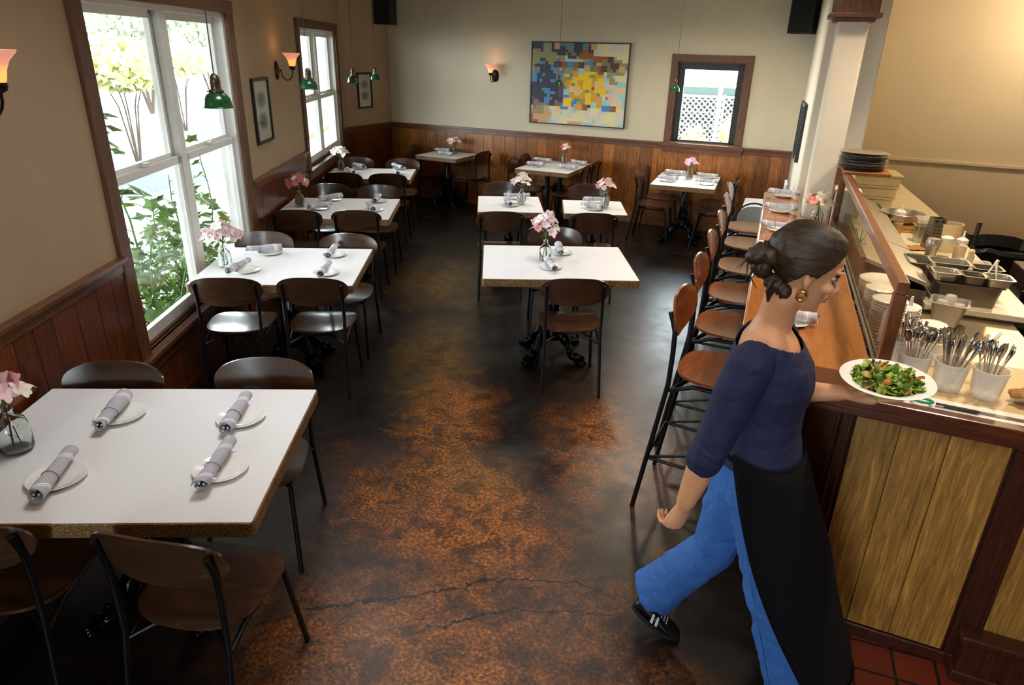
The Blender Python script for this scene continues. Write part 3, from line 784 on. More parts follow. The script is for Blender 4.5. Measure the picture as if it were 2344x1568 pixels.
def seating(name, label, cat, h, ply, stool=False):
    t = thing(name, label, cat)
    bz = h + (0.300 if not stool else 0.290)
    obj('seat', seat_shell(0.445, 0.40, -0.205, 0.215, h), ply, t, smooth=True)
    obj('backrest', back_shell(0.455, 0.172, 0.038 if not stool else 0.028, bz, -0.232, 0.035), ply, t, smooth=True)
    r = 0.0115 if not stool else 0.0125
    sp = 0.02 if not stool else 0.055
    lx = 0.188 if not stool else 0.206
    for sx in (-1, 1):
        g = G(); top = bz+0.045
        g.tube([(sx*(0.188+sp*0.6), -0.262-sp, 0.0), (sx*(lx-0.002), -0.212, h-0.03), (sx*lx, -0.208, h+0.13), (sx*lx, -0.210, bz-0.05), (sx*lx, -0.224, bz), (sx*lx, -0.240, top)], r, 10)
        obj('leg', g, 'chair_steel', t, smooth=True, angle=50)
        g = G(); g.tube([(sx*(0.190+sp*0.6), 0.205+sp, 0.0), (sx*0.178, 0.160, h-0.045)], r, 10)
        obj('leg', g, 'chair_steel', t, smooth=True, angle=50)
    g = G()
    for sx in (-1, 1):
        g.tube([(sx*0.182, -0.208, h-0.075), (sx*0.182, -0.10, h-0.032), (sx*0.178, 0.16, h-0.034)], r*0.9, 8)
    g.tube([(-0.178, 0.16, h-0.034), (-0.09, 0.10, h-0.030), (0.09, 0.10, h-0.030), (0.178, 0.16, h-0.034)], r*0.9, 8)
    g.tube([(-0.182, -0.208, h-0.075), (-0.08, -0.13, h-0.036), (0.08, -0.13, h-0.036), (0.182, -0.208, h-0.075)], r*0.9, 8)
    for sx in (-1, 1):
        for y in (-0.11, 0.10): g.box(sx*0.10-0.02, sx*0.10+0.02, y-0.02, y+0.02, h-0.032, h-0.012)
    obj('seat_frame', g, 'chair_steel', t, smooth=True, angle=50)
    if stool:
        g = G(); z = 0.30
        def q(x, y0, y1, z): k = 1-z/h; return (x*(0.180+sp*0.6*k), y0+(y1-y0)*k, z)
        rl, rr = q(-1, -0.222, -0.262-sp, z), q(1, -0.222, -0.262-sp, z); fl, fr = q(-1, 0.16, 0.205+sp, z-0.02), q(1, 0.16, 0.205+sp, z-0.02)
        for a, b in ((rl, rr), (fl, fr), (rl, fl), (rr, fr)): g.tube([a, b], 0.0095, 8)
        f2l, f2r = q(-1, 0.16, 0.205+sp, z+0.15), q(1, 0.16, 0.205+sp, z+0.15)
        g.tube([rl, f2l], 0.008, 8); g.tube([rr, f2r], 0.008, 8); g.tube([f2l, f2r], 0.0095, 8)
        obj('footrest', g, 'chair_steel', t, smooth=True, angle=50)
    b = G()
    for sx in (-1, 1):
        for dz in (-0.03, 0.025): b.lathe([(0.0055, 0), (0.0055, 0.002), (0.0, 0.0035)], 8, (0, 0, 0))
    return t
chair = Proto(seating('dining_chair', 'dark plywood chair', 'chair', 0.455, 'chair_ply'))
stool = Proto(seating('bar_stool', 'amber plywood bar stool', 'bar stool', 0.765, 'stool_ply', True))
def chair_at(c, rz, label, group, z_back=0.235):
    f = Vector((-math.sin(rz), math.cos(rz)))
    chair.place((c[0]+f.x*z_back, c[1]+f.y*z_back, 0.0), rz, label, group)
FAR = A + PI
GW = 'plywood chairs at the window-side tables'; GC = 'plywood chairs at the centre tables'; GB = 'plywood chairs at the back wall tables'
for c, rz, lb in (
    ((-1.555, 1.165), A-0.22, 'dark plywood chair angled before the nearest window table, its whole seat showing'),
    ((-2.16, 0.98), A+0.02, 'dark plywood chair cut by the frame, camera side of the nearest window table'),
    ((-2.65, 2.02), FAR, 'dark plywood chair back behind the nearest table, on its window side'),
    ((-2.055, 2.315), FAR, 'dark plywood chair behind the nearest table, pale shining seat showing past the aisle edge'),
    ((-3.09, 3.21), A+0.03, 'dark plywood chair on the camera side of the tall-window table, beside the sill'),
    ((-2.60, 3.43), A, 'dark plywood chair on the camera side of the tall-window table, next to the aisle'),
    ((-3.60, 4.24), FAR, 'dark plywood chair behind the tall-window table, beside the pink flowers'),
    ((-2.98, 4.46), FAR-0.05, 'brown-glinting plywood chair behind the tall-window table, aisle side'),
    ((-3.88, 5.00), A+0.05, 'black-looking plywood chair on the camera side of the third window table, wall side'),
    ((-3.40, 5.22), A, 'dark plywood chair on the camera side of the third window table, aisle side'),
    ((-4.32, 6.18), FAR, 'dark plywood chair behind the third window table, wall side'),
    ((-3.83, 6.36), FAR, 'dark plywood chair with a vertical window glint, behind the third window table'),
    ((-4.61, 6.86), A-0.05, 'black-looking plywood chair before the farthest window table, window side'),
    ((-4.12, 7.04), A, 'black-looking plywood chair before the farthest window table, aisle side'),
    ((-5.10, 7.96), FAR, 'plywood chair with a silvery glint behind the farthest window table, by its flowers'),
    ((-4.52, 8.14), FAR-0.05, 'plywood chair behind the farthest window table, aisle side')):
    chair_at(c, rz, lb, GW)
for c, rz, lb in (
    ((-1.05, 4.12), A-0.02, 'plywood chair in front of the centre table, seen whole from behind'),
    ((-1.58, 5.38), FAR-0.05, 'plywood chair with a silvery back behind the centre table flowers'),
    ((-2.21, 5.76), A, 'plywood chair pulled out before the small square table nearer the windows'),
    ((-2.73, 7.15), FAR, 'plywood chair behind the small square table nearer the windows'),
    ((-1.42, 6.08), A-0.06, 'plywood chair before the small square table nearer the bar'),
    ((-1.84, 7.46), FAR, 'plywood chair with a golden glint behind the small square table nearer the bar')):
    chair_at(c, rz, lb, GC)
for c, rz, lb in (
    ((-5.05, 9.40), -PI/2-0.05, 'plywood chair in the dark corner, on the window side of the corner table'),
    ((-3.86, 9.34), PI/2-0.15, 'plywood chair standing sideways against the panelling, bar side of the corner table'),
    ((-3.28, 8.92), -PI/2, 'nearer plywood chair on the window side of the table under the painting'),
    ((-3.26, 9.36), -PI/2+0.05, 'plywood chair next to the wall, window side of the table under the painting'),
    ((-2.20, 8.82), PI/2, 'nearer plywood chair on the bar side of the table under the painting'),
    ((-2.18, 9.30), PI/2, 'plywood chair next to the wall, bar side of the table under the painting'),
    ((-1.50, 8.68), -PI/2, 'nearer plywood chair on the window side of the table under the square window'),
    ((-1.50, 9.16), -PI/2, 'plywood chair next to the wall, window side of the table under the square window'),
    ((-0.30, 8.62), PI/2, 'nearer plywood chair on the bar side of the table under the square window'),
    ((-0.32, 9.10), PI/2, 'plywood chair next to the wall, bar side of the table under the square window')):
    chair_at(c, rz, lb, GB)
for i, (x, y, rz) in enumerate(((-0.055, 3.22, -PI/2-0.10), (-0.045, 3.88, -PI/2-0.05), (-0.035, 4.50, -PI/2), (-0.03, 5.16, -PI/2), (-0.04, 5.86, -PI/2), (-0.06, 6.46, -PI/2))):
    stool.place((x, y, 0), rz, ['amber plywood bar stool nearest the waitress, its black legs showing to the floor',
        'second bar stool from the waitress, back turned to the room', 'third bar stool from the waitress', 'fourth bar stool from the waitress, the third counting back from the bar end',
        'bar stool just before the last one at the far bar end', 'last bar stool at the far end of the bar'][i], 'plywood stools along the bar')

# ------------------------------------------------------------------ tables
def claw_base(g, rnd):
    for k in range(4):
        a = PI/4 + k*PI/2; d = Vector((math.cos(a), math.sin(a), 0))
        pts, rs = [], []
        for i in range(15):
            q = i/14
            r = 0.05 + 0.245*q; z = 0.205*(1-q)**1.5 + 0.035 + 0.018*math.sin(q*PI*2)
            pts.append(d*r + Z*z); rs.append(0.040 - 0.012*q + 0.010*math.sin(q*17+k) + (0.012 if i > 11 else 0))
        g.tube(pts, rs, 10)
        for s in (-1, 0, 1):
            w = Vector((-d.y, d.x, 0)); g.ellipsoid(d*0.305 + w*s*0.020 + Z*0.022, 0.026, 0.013, 0.020, 8, 6, Matrix.Rotation(a, 3, 'Z'))
        for i in range(9):
            q = (i+0.5)/9; w = Vector((-d.y, d.x, 0))*(0.020 if i % 2 else -0.020)
            g.ellipsoid(d*(0.07+0.21*q) + w + Z*(0.205*(1-q)**1.5+0.058), 0.020, 0.016, 0.014, 8, 5)
def pedestal_base(t, dx=0.0):
    g = G(); claw_base(g, random.Random(2))
    g.lathe([(0.085, 0.15), (0.095, 0.20), (0.075, 0.235), (0.082, 0.255), (0.060, 0.285)], 16)
    obj('pedestal_foot', g, 'pedestal_iron', t, smooth=True, angle=80)
    g = G()
    g.lathe([(0.050, 0.27), (0.062, 0.31), (0.048, 0.335), (0.056, 0.36), (0.044, 0.40), (0.052, 0.43), (0.040, 0.445), (0.038, 0.66), (0.060, 0.672), (0.060, 0.69)], 18)
    for k in range(8): a = k*PI/4; g.ellipsoid((0.050*math.cos(a), 0.050*math.sin(a), 0.345+0.02*(k % 2)), 0.012, 0.012, 0.022, 8, 5)
    obj('pedestal_column', g, 'pedestal_iron', t, smooth=True, angle=60)
    g = G(); g.box(-0.22, 0.22, -0.02, 0.02, 0.685, 0.700); g.box(-0.02, 0.02, -0.22, 0.22, 0.685, 0.700)
    obj('mounting_plate', g, 'dark_iron', t)
def cross_base(t):
    for y in (-0.24, 0.24):
        g = G(); g.box(-0.30, 0.30, y-0.022, y+0.022, 0.012, 0.04); g.box(-0.022, 0.022, y-0.13, y+0.13, 0.012, 0.04)
        for sx in (-0.28, 0.28): g.lathe([(0.018, 0), (0.018, 0.014)], 10, (sx, y, 0))
        obj('floor_bar', g, 'chair_steel', t, bevel=0.006)
        g = G(); g.lathe([(0.04, 0.035), (0.034, 0.05), (0.034, 0.69), (0.055, 0.70)], 18, (0, y, 0))
        obj('post', g, 'chair_steel', t, smooth=True)
def rounded(w, d, r, n=5):
    pts = []
    for cx, cy, a0 in ((w/2-r, d/2-r, 0), (-w/2+r, d/2-r, PI/2), (-w/2+r, -d/2+r, PI), (w/2-r, -d/2+r, 1.5*PI)):
        for k in range(n+1): a = a0 + k*PI/2/n; pts.append((cx+r*math.cos(a), cy+r*math.sin(a)))
    return pts
TZ = 0.757
def table(c, rz, w, d, label, plabel, base='claw', group=None, slips=1):
    t = thing('pedestal_table', label, 'table', (c[0], c[1], 0), rz, group)
    obj('table_top', G().prism(rounded(w, d, 0.022), 0.700, TZ-0.0016), 'table_edge', t, bevel=0.004)
    (pedestal_base if base == 'claw' else cross_base)(t)
    M = Matrix.Rotation(rz, 4, 'Z')
    if slips == 1: g = G().prism(rounded(w-0.012, d-0.012, 0.004, 1), 0, 0.0012)
    else: g = G().prism([(-w/2+0.006, -d/2+0.006), (w/2-0.006, -d/2+0.004), (w/2-0.006, d/2-0.10), (0.02, d/2-0.10), (0.02, d/2-0.06), (-w/2+0.006, d/2-0.06)], 0, 0.0012)
    p = obj('table_paper', g, 'paper'); p.location = (c[0], c[1], TZ-0.0012); p.rotation_euler = (0, 0, rz)
    tag(p, plabel, 'paper', 'white paper covers on the tables')
    return t
def stc(s0, s1, t0, t1): v = ST((s0+s1)/2, (t0+t1)/2); return (v.x, v.y)
table(stc(-1.925, -0.745, 1.85, 2.80), A, 1.18, 0.96, 'largest-looking table, nearest the camera beside the window wall, speckled brown edge', 'white paper cover on the nearest table with four napkin rolls')
table(stc(-1.925, -0.845, 4.28, 5.17), A, 1.08, 0.90, 'pedestal table at the tall window sill with a speckled brown edge', 'white paper cover on the table at the tall window')
table(stc(-1.92, -0.85, 6.15, 7.08), A, 1.07, 0.93, 'third pedestal table along the window wall, beside dark panelling', 'white paper cover on the third table along the window wall')
table(stc(-1.90, -0.86, 8.22, 8.98), A, 1.04, 0.77, 'farthest table along the window wall, under the far window', 'white paper cover on the farthest table of the window row')
table(stc(0.0, 1.09, 4.45, 5.33), A-0.01, 1.09, 0.88, 'centre table standing alone on an ornate claw-foot pedestal', 'white paper cover on the lone centre table')
table(stc(-0.05, 0.59, 6.54, 7.31), A, 0.65, 0.78, 'small square table nearer the windows of the middle pair', 'white paper cover on the small table nearer the windows')
table(stc(0.81, 1.42, 6.50, 7.16), A-0.08, 0.62, 0.66, 'small square table nearer the bar of the middle pair', 'white paper cover on the small table nearer the bar')
table((-4.45, 9.36), -BW-0.05, 0.70, 0.66, 'corner table on a claw-foot pedestal against the back panelling', 'white paper cover on the corner table')
table((-2.72, 9.09), -BW, 0.76, 0.98, 'table under the colourful painting on two plain black posts', 'white paper cover on the table under the painting', 'cross')
table((-0.92, 8.86), -BW+0.08, 0.76, 1.06, 'table under the square window on a claw-foot pedestal', 'overlapping white paper slips on the table under the square window', slips=2)

# ------------------------------------------------------------------ place settings
pl = G().lathe([(0.0, 0.004), (0.045, 0.004), (0.052, 0.006), (0.078, 0.0135), (0.083, 0.0165), (0.085, 0.0155), (0.080, 0.011), (0.055, 0.002), (0.050, 0.0), (0.0, 0.0)], 40)
plate = Proto(tag(obj('side_plate', pl, 'porcelain', smooth=True, angle=60), 'plate', 'plate'))
def napkin(seed, L=0.235, R=0.023, flare=0.0):
    """A linen roll lying along x with a tie and cutlery tips inside."""
    rnd = random.Random(seed)
    t = thing('napkin_roll', 'napkin', 'napkin')
    g = G(); n = 30; m = 12; vs = []
    for i in range(m+1):
        q = i/m; x = -L/2 + L*q
        r0 = R*(1.0 + 0.10*math.sin(q*5+seed) + flare*(q-0.5)) * (0.93 if 4 <= i <= 5 else 1.0)
        for j in range(n):
            a = j/n*2.35*2*PI
            r = r0*(1.0 - 0.17*(a/(2*PI)))
            skew = 0.016*math.cos(a*0.5+seed)*(1 if i in (0, m) else 0)*(1 if i == 0 else -0.4)
            lump = 1+0.05*noise.noise(Vector((x*30, math.cos(a)*1.5, math.sin(a)*1.5+seed)))
            vs.append((x+skew, r*math.cos(a)*lump*1.06, R*0.96+r*math.sin(a)*lump*0.94))
    fs = [(i*n+j, i*n+j+1, (i+1)*n+j+1, (i+1)*n+j) for i in range(m) for j in range(n-1)]
    g.add(vs, fs)
    o = obj('cloth', g, 'napkin_linen', t, smooth=True, angle=80)
    s = o.modifiers.new('thick', 'SOLIDIFY'); s.thickness = 0.0012
    g = G(); pts = [(-L/2+L*0.36+0.004*math.sin(a*1.0+seed), R*1.035*1.06*math.cos(a), R*0.96+R*1.0*math.sin(a)*0.95) for a in [2*PI*k/24 for k in range(25)]]
    g.tube(pts, 0.0011, 5); obj('tie', g, 'napkin_tie', t, smooth=True)
    g = G(); c = G()
    g.tube([(-L/2+0.010, 0, R*0.9), (L/2-0.010, 0, R*0.9)], R*0.55, 10)
    for k, (dy, dz) in enumerate(((-0.007, 0.002), (0.004, 0.006), (0.006, -0.004))):
        x1 = -L/2-0.004-0.004*k
        c.tube([(x1, dy, R*0.9+dz), (L/2-0.02, dy*0.5, R*0.9+dz)], [0.004, 0.003], 6)
    obj('lining', g, 'napkin_inside', t, smooth=True); obj('cutlery', c, 'cutlery_steel', t, smooth=True)
    return t
naps = [Proto(napkin(1)), Proto(napkin(4, 0.225, 0.024, 0.15)), Proto(napkin(9, 0.24, 0.022, -0.18))]
def setting(px, py, ang, tname, where, z=TZ+0.0005, off=(0.0, 0.0), tilt=None, k=0, ppl=True, napkin_far=False):
    zs = 1.16 if tname == NT else 1.06
    if ppl: plate.place((px, py, z), 0, 'side plate %s on %s' % (where, tname), 'side plates under napkin rolls', scale=zs)
    naps[k % 3].place((px+off[0], py+off[1], z+(0.0155*zs if ppl else 0.0012)), 0, 'grey napkin roll %s on %s' % (where, tname), 'striped grey napkin rolls', rot=(0, tilt or 0.0, ang), scale=zs)
def ang(a, b): return math.atan2(b[1]-a[1], b[0]-a[0])
NT = 'the nearest table'; S2n = 'the tall-window table'; T3n = 'the third window table'; T4n = 'the farthest window table'
setting(-2.36, 1.78, ang((-2.32, 1.63), (-2.45, 1.88)), NT, 'by the window wall, farther from the camera', off=(-0.01, -0.02), k=1)
setting(-1.89, 1.95, ang((-1.86, 1.83), (-1.97, 2.08)), NT, 'at the aisle-side far corner', off=(-0.01, -0.01), k=0)
setting(-2.19, 1.36, ang((-2.09, 1.23), (-2.24, 1.49)), NT, 'by the flower vase, closest to the camera', off=(0.01, -0.01), k=0)
setting(-1.70, 1.62, ang((-1.65, 1.47), (-1.77, 1.77)), NT, 'at the aisle-side near corner', off=(-0.01, -0.005), k=2)
setting(-3.38, 4.02, 0.62, S2n, 'at the rear window side', off=(-0.04, -0.01), k=1)
setting(-3.24, 3.60, 1.75, S2n, 'right beside the flower vase', off=(-0.06, -0.01), k=0)
setting(-2.92, 4.17, 1.95, S2n, 'at the rear aisle side', off=(-0.02, -0.01), k=2)
setting(-2.72, 3.77, 1.95, S2n, 'at the front aisle side', off=(-0.01, 0.0), k=0)
setting(-4.06, 5.86, 1.00, T3n, 'at the rear wall side', off=(-0.02, -0.02), k=1)
setting(-3.93, 5.46, 1.25, T3n, 'at the front wall side', off=(-0.01, 0.0), k=0)
setting(-3.62, 6.00, 1.9, T3n, 'at the rear aisle side', off=(-0.02, 0.0), k=2)
setting(-3.45, 5.62, 2.3, T3n, 'at the front aisle side', off=(-0.04, 0.0), k=0)
setting(-4.88, 7.66, -0.5, T4n, 'at the rear window side', off=(-0.01, 0.0), k=1)
setting(-4.76, 7.28, -0.7, T4n, 'at the front window side', off=(-0.01, 0.0), k=2)
setting(-4.42, 7.86, -0.6, T4n, 'at the rear aisle side', off=(-0.02, 0.0), k=0)
setting(-4.22, 7.44, -0.9, T4n, 'at the front aisle side', off=(-0.01, 0.0), k=1)
setting(-1.36, 4.55, ang((-1.47, 4.70), (-1.25, 4.33)), 'the centre table', 'crossing in front of the flower vase', off=(0.01, -0.02), k=0)
setting(-1.40, 4.95, 1.95, 'the centre table', 'behind the flower vase', off=(-0.01, 0.0), k=1)
setting(-2.36, 6.42, -1.0, 'the small table nearer the windows', 'on the camera side', off=(-0.03, 0.0), k=0)
setting(-2.42, 6.78, 0.5, 'the small table nearer the windows', 'on the far side', off=(0.0, 0.0), k=2)
setting(-1.55, 6.62, -0.35, 'the small table nearer the bar', 'on the camera side', off=(-0.02, 0.0), k=1)
setting(-1.62, 6.96, 0.45, 'the small table nearer the bar', 'on the far side', off=(0.0, 0.0), k=0)
setting(-4.60, 9.52, 0.0, 'the corner table', 'next to the wall', k=1)
setting(-4.42, 9.24, -0.25, 'the corner table', 'nearer the camera', k=2)
P2 = 'the table under the painting'; P3 = 'the table under the square window'
setting(-2.97, 9.32, -0.08, P2, 'next to the wall, window side', off=(0, 0.02), k=0)
setting(-2.94, 8.92, -0.05, P2, 'nearer the camera, window side', off=(0, 0.02), k=1)
setting(-2.45, 9.36, -0.35, P2, 'next to the wall, bar side', off=(0, 0.02), k=2)
setting(-2.48, 8.88, 0.05, P2, 'nearer the camera, bar side', off=(0, 0.02), k=0)
setting(-1.13, 9.14, -0.05, P3, 'next to the wall, window side', off=(0.02, 0.03), k=0)
setting(-1.13, 8.62, -0.05, P3, 'nearer the camera, window side', off=(0.0, 0.03), k=1)
setting(-0.70, 9.10, -0.08, P3, 'next to the wall, bar side', off=(0.0, 0.03), k=2)
setting(-0.66, 8.62, -0.08, P3, 'nearer the camera, bar side', off=(0.0, 0.03), k=0)
BZ = 1.0705
for i, (x, y, a) in enumerate(((0.17, 6.46, -0.02), (0.15, 5.78, -0.10), (0.15, 5.10, -0.10), (0.14, 4.46, -0.10), (0.20, 3.20, -0.25))):
    setting(x, y, a, 'the bar top', ['at the far rounded bar end', 'before the last stool but one', 'before the last stool but two', 'half hidden behind the waitress hair', 'peeking out past the waitress shoulder'][i], z=BZ, off=(0.0, 0.02), k=i)

# ------------------------------------------------------------------ flowers
def vase(kind, label):
    g = G()
    if kind == 'round': prof = [(0.0, 0.004), (0.036, 0.004), (0.041, 0.012), (0.041, 0.070), (0.034, 0.090), (0.016, 0.103), (0.013, 0.113), (0.016, 0.124), (0.0135, 0.124), (0.0105, 0.113), (0.0135, 0.100), (0.031, 0.087), (0.038, 0.069), (0.038, 0.014), (0.032, 0.008), (0.0, 0.008)]
    else: prof = [(0.0, 0.003), (0.040, 0.003), (0.045, 0.010), (0.045, 0.082), (0.036, 0.107), (0.019, 0.127), (0.017, 0.144), (0.021, 0.150), (0.0185, 0.150), (0.0145, 0.142), (0.0165, 0.125), (0.033, 0.105), (0.042, 0.081), (0.042, 0.012), (0.0, 0.008)]
    t = tag(obj('bud_vase', g.lathe(prof, 28), 'vase_glass', smooth=True, angle=70), label, 'vase', 'small glass bud vases')
    return t
VP = {'round': Proto(vase('round', 'v')), 'tall': Proto(vase('tall', 'v'))}
def blossom(g, c, d, s, rnd, cup=0.55):
    """Alstroemeria: six pointed petals round the direction d."""
    d = d.normalized(); u = d.orthogonal().normalized(); w = d.cross(u)
    for k in range(6):
        a = k*PI/3 + rnd.uniform(-0.15, 0.15); r = u*math.cos(a) + w*math.sin(a); t = d.cross(r)
        L = s*rnd.uniform(0.85, 1.1)*(1.0 if k % 2 else 0.86); wd = s*(0.30 if k % 2 else 0.38)
        rows = []
        for q, ww in ((0.0, 0.10), (0.35, 0.75), (0.68, 1.0), (0.9, 0.6), (1.0, 0.12)):
            out = L*(q**0.9)*(0.5+0.5*q*cup+0.25); up = L*q*(1-q*0.55)*(1.15-cup)
            p = c + r*out + d*up
            rows.append((p - t*wd*ww, p + d*s*0.05*ww, p + t*wd*ww))
        vs = [x for row in rows for x in row]
        g.add(vs, [(i*3+j, i*3+j+1, (i+1)*3+j+1, (i+1)*3+j) for i in range(4) for j in (0, 1)])
def bouquet(loc, vh, cols, n, spread, height, label, seed, lean=(0, 0), s=0.030, leaves=5):
    rnd = random.Random(seed)
    t = thing('flower_bouquet', label, 'flowers', loc, 0, 'small bunches of flowers in the bud vases')
    st = G(); lf = G(); groups = {c: G() for c in cols}
    m = Vector((0, 0, vh)); heads = []
    for k in range(n):
        a = k*2.4 + rnd.uniform(-0.3, 0.3); r = spread*math.sqrt((k+0.5)/n)
        h = vh + height*(1.0 - 0.55*(r/spread)**2)*rnd.uniform(0.85, 1.05)
        p = Vector((r*math.cos(a)+lean[0], r*math.sin(a)+lean[1], h)); heads.append((p, a))
    ns = 3
    for k in range(ns):
        a = k*2*PI/ns+seed; b_ = Vector((0.018*math.cos(a), 0.018*math.sin(a), 0.014)); p = heads[k*(n//ns)][0]
        hub = Vector((lean[0]*0.6+0.3*(p.x-lean[0]), lean[1]*0.6+0.3*(p.y-lean[1]), vh+height*0.42))
        st.tube([b_, Vector((-b_.x*0.2, -b_.y*0.2, vh)), hub], 0.0022, 6)
        for (q, aa) in heads[k*n//ns:(k+1)*n//ns]: st.tube([hub, hub.lerp(q, 0.6)+Vector((0, 0, 0.006)), q], 0.0013, 5)
        for j in range(leaves):
            a2 = rnd.uniform(0, 2*PI); b2 = Vector((0, 0, vh)).lerp(hub, rnd.uniform(0.1, 1)); d = Vector((math.cos(a2), math.sin(a2), rnd.uniform(-0.2, 0.8))); L = rnd.uniform(0.03, 0.055)
            w = d.cross(Z).normalized()*L*0.16
            lf.add([b2, b2+d*L*0.5+w, b2+d*L, b2+d*L*0.5-w], [(0, 1, 2, 3)])
        for j in range(3):
            b2 = b_.lerp(Vector((0, 0, vh)), 0.2+0.25*j); a2 = rnd.uniform(0, 6.28); d = Vector((math.cos(a2), math.sin(a2), 0.8)); w = d.cross(Z).normalized()*0.003
            lf.add([b2, b2+d*0.009+w, b2+d*0.018, b2+d*0.009-w], [(0, 1, 2, 3)])
    for k, (p, a) in enumerate(heads):
        d = Vector((math.cos(a)*0.7, math.sin(a)*0.7, 0.75))
        if k % 3 == 0: d = Vector((0.15, -0.8, 0.45))
        blossom(groups[cols[k % len(cols)] if k % 5 else cols[0]], p, d, s*rnd.uniform(0.85, 1.15), rnd)
    obj('stem', st, 'stem_green', t, smooth=True); obj('leaves', lf, 'leaf_green', t)
    for c in cols: obj('blossom', groups[c], c, t)
    return t
def flowers(x, y, z, kind, cols, n, label, vlabel, seed, spread=0.06, height=0.10, lean=(0, 0), s=0.030, vs=1.0):
    spread *= 1.45; s *= 1.2; height *= 1.12; n = int(n*1.6)
    VP[kind].place((x, y, z), 0, vlabel, 'small glass bud vases', scale=vs)
    vh = (0.124 if kind == 'round' else 0.150)*vs
    b = bouquet((x, y, z+0.004), vh, cols, n, spread, height, label, seed, lean, s)
    return b
flowers(-2.50, 1.44, TZ+0.001, 'round', ['petal_pink', 'petal_pale', 'petal_white'], 8, 'pink and cream blossoms cut by the frame on the nearest table', 'round glass bud vase on the nearest table', 3, 0.06, 0.10, (0.0, 0.0), 0.040, vs=1.45)
flowers(-3.45, 3.63, TZ+0.001, 'tall', ['petal_pale', 'petal_pale', 'petal_white'], 16, 'full pale pink bouquet on the tall-window table', 'clear glass bud vase on the tall-window table', 5, 0.085, 0.125, (0, 0), 0.034)
flowers(-4.17, 5.46, TZ+0.001, 'tall', ['petal_coral', 'petal_coral', 'petal_white'], 10, 'coral pink bouquet with one white bloom on the third window table', 'glass bud vase on the third window table', 8, 0.075, 0.13, (0, 0), 0.034)
flowers(-5.00, 7.42, TZ+0.001, 'tall', ['petal_white', 'petal_pale'], 12, 'creamy white bouquet on the farthest window table', 'glass bud vase on the farthest window table', 9, 0.07, 0.11, (0, 0), 0.034)
flowers(-1.455, 4.73, TZ+0.001, 'tall', ['petal_pink', 'petal_white', 'petal_pale'], 12, 'tall pink and white bouquet on the centre table', 'glass bud vase on the centre table', 12, 0.065, 0.17, (-0.005, 0), 0.034)
flowers(-2.29, 6.54, TZ+0.001, 'tall', ['petal_pale', 'petal_white'], 9, 'pale pink bouquet with long leaves on the small table nearer the windows', 'glass bud vase on the small table nearer the windows', 14, 0.06, 0.13)
flowers(-1.48, 6.77, TZ+0.001, 'tall', ['petal_pink', 'petal_pale'], 10, 'pink bouquet on the small table nearer the bar', 'glass bud vase on the small table nearer the bar', 15, 0.06, 0.115)
flowers(-2.68, 9.42, TZ+0.001, 'tall', ['petal_white', 'petal_red'], 8, 'white bouquet with a red centre on the table under the painting', 'glass bud vase on the table under the painting', 16, 0.055, 0.09)
flowers(-0.91, 8.97, TZ+0.001, 'tall', ['petal_lilac', 'petal_pale'], 10, 'lilac pink bouquet on the table under the square window', 'glass bud vase on the table under the square window', 17, 0.055, 0.075)
flowers(-4.40, 9.50, TZ+0.001, 'round', ['petal_pink', 'petal_white'], 11, 'pink and white bouquet on the corner table', 'small glass bud vase on the corner table', 18, 0.075, 0.08)
flowers(0.395, 5.44, BZ, 'round', ['petal_white', 'petal_coral', 'petal_white'], 7, 'white and coral lilies on the bar against the column', 'glass vase on the bar in front of the column', 19, 0.06, 0.07, (0, 0), 0.042)
# jar with bare stems behind the glass screen
g = G().lathe([(0.0, 0.004), (0.040, 0.004), (0.045, 0.012), (0.043, 0.09), (0.034, 0.115), (0.026, 0.125), (0.028, 0.135), (0.0245, 0.135), (0.023, 0.125), (0.031, 0.113), (0.040, 0.09), (0.041, 0.014), (0.0, 0.009)], 28)
j = tag(obj('glass_jar', g, 'vase_glass', smooth=True, angle=70), 'clear glass jar of bare green stems behind the glass screen', 'jar'); j.location = (0.63, 4.80, 1.0)
t = thing('cut_stems', 'few thin green stems standing in the jar behind the screen', 'stems', (0.63, 4.80, 1.01))
g = G()
for k in range(4): a = k*1.6; g.tube([(0.02*math.cos(a), 0.02*math.sin(a), 0.0), (-0.01*math.cos(a), -0.01*math.sin(a), 0.12), (-0.04*math.cos(a), 0.03*math.sin(a), 0.19)], 0.0022, 6)
obj('stem', g, 'stem_green', t, smooth=True)

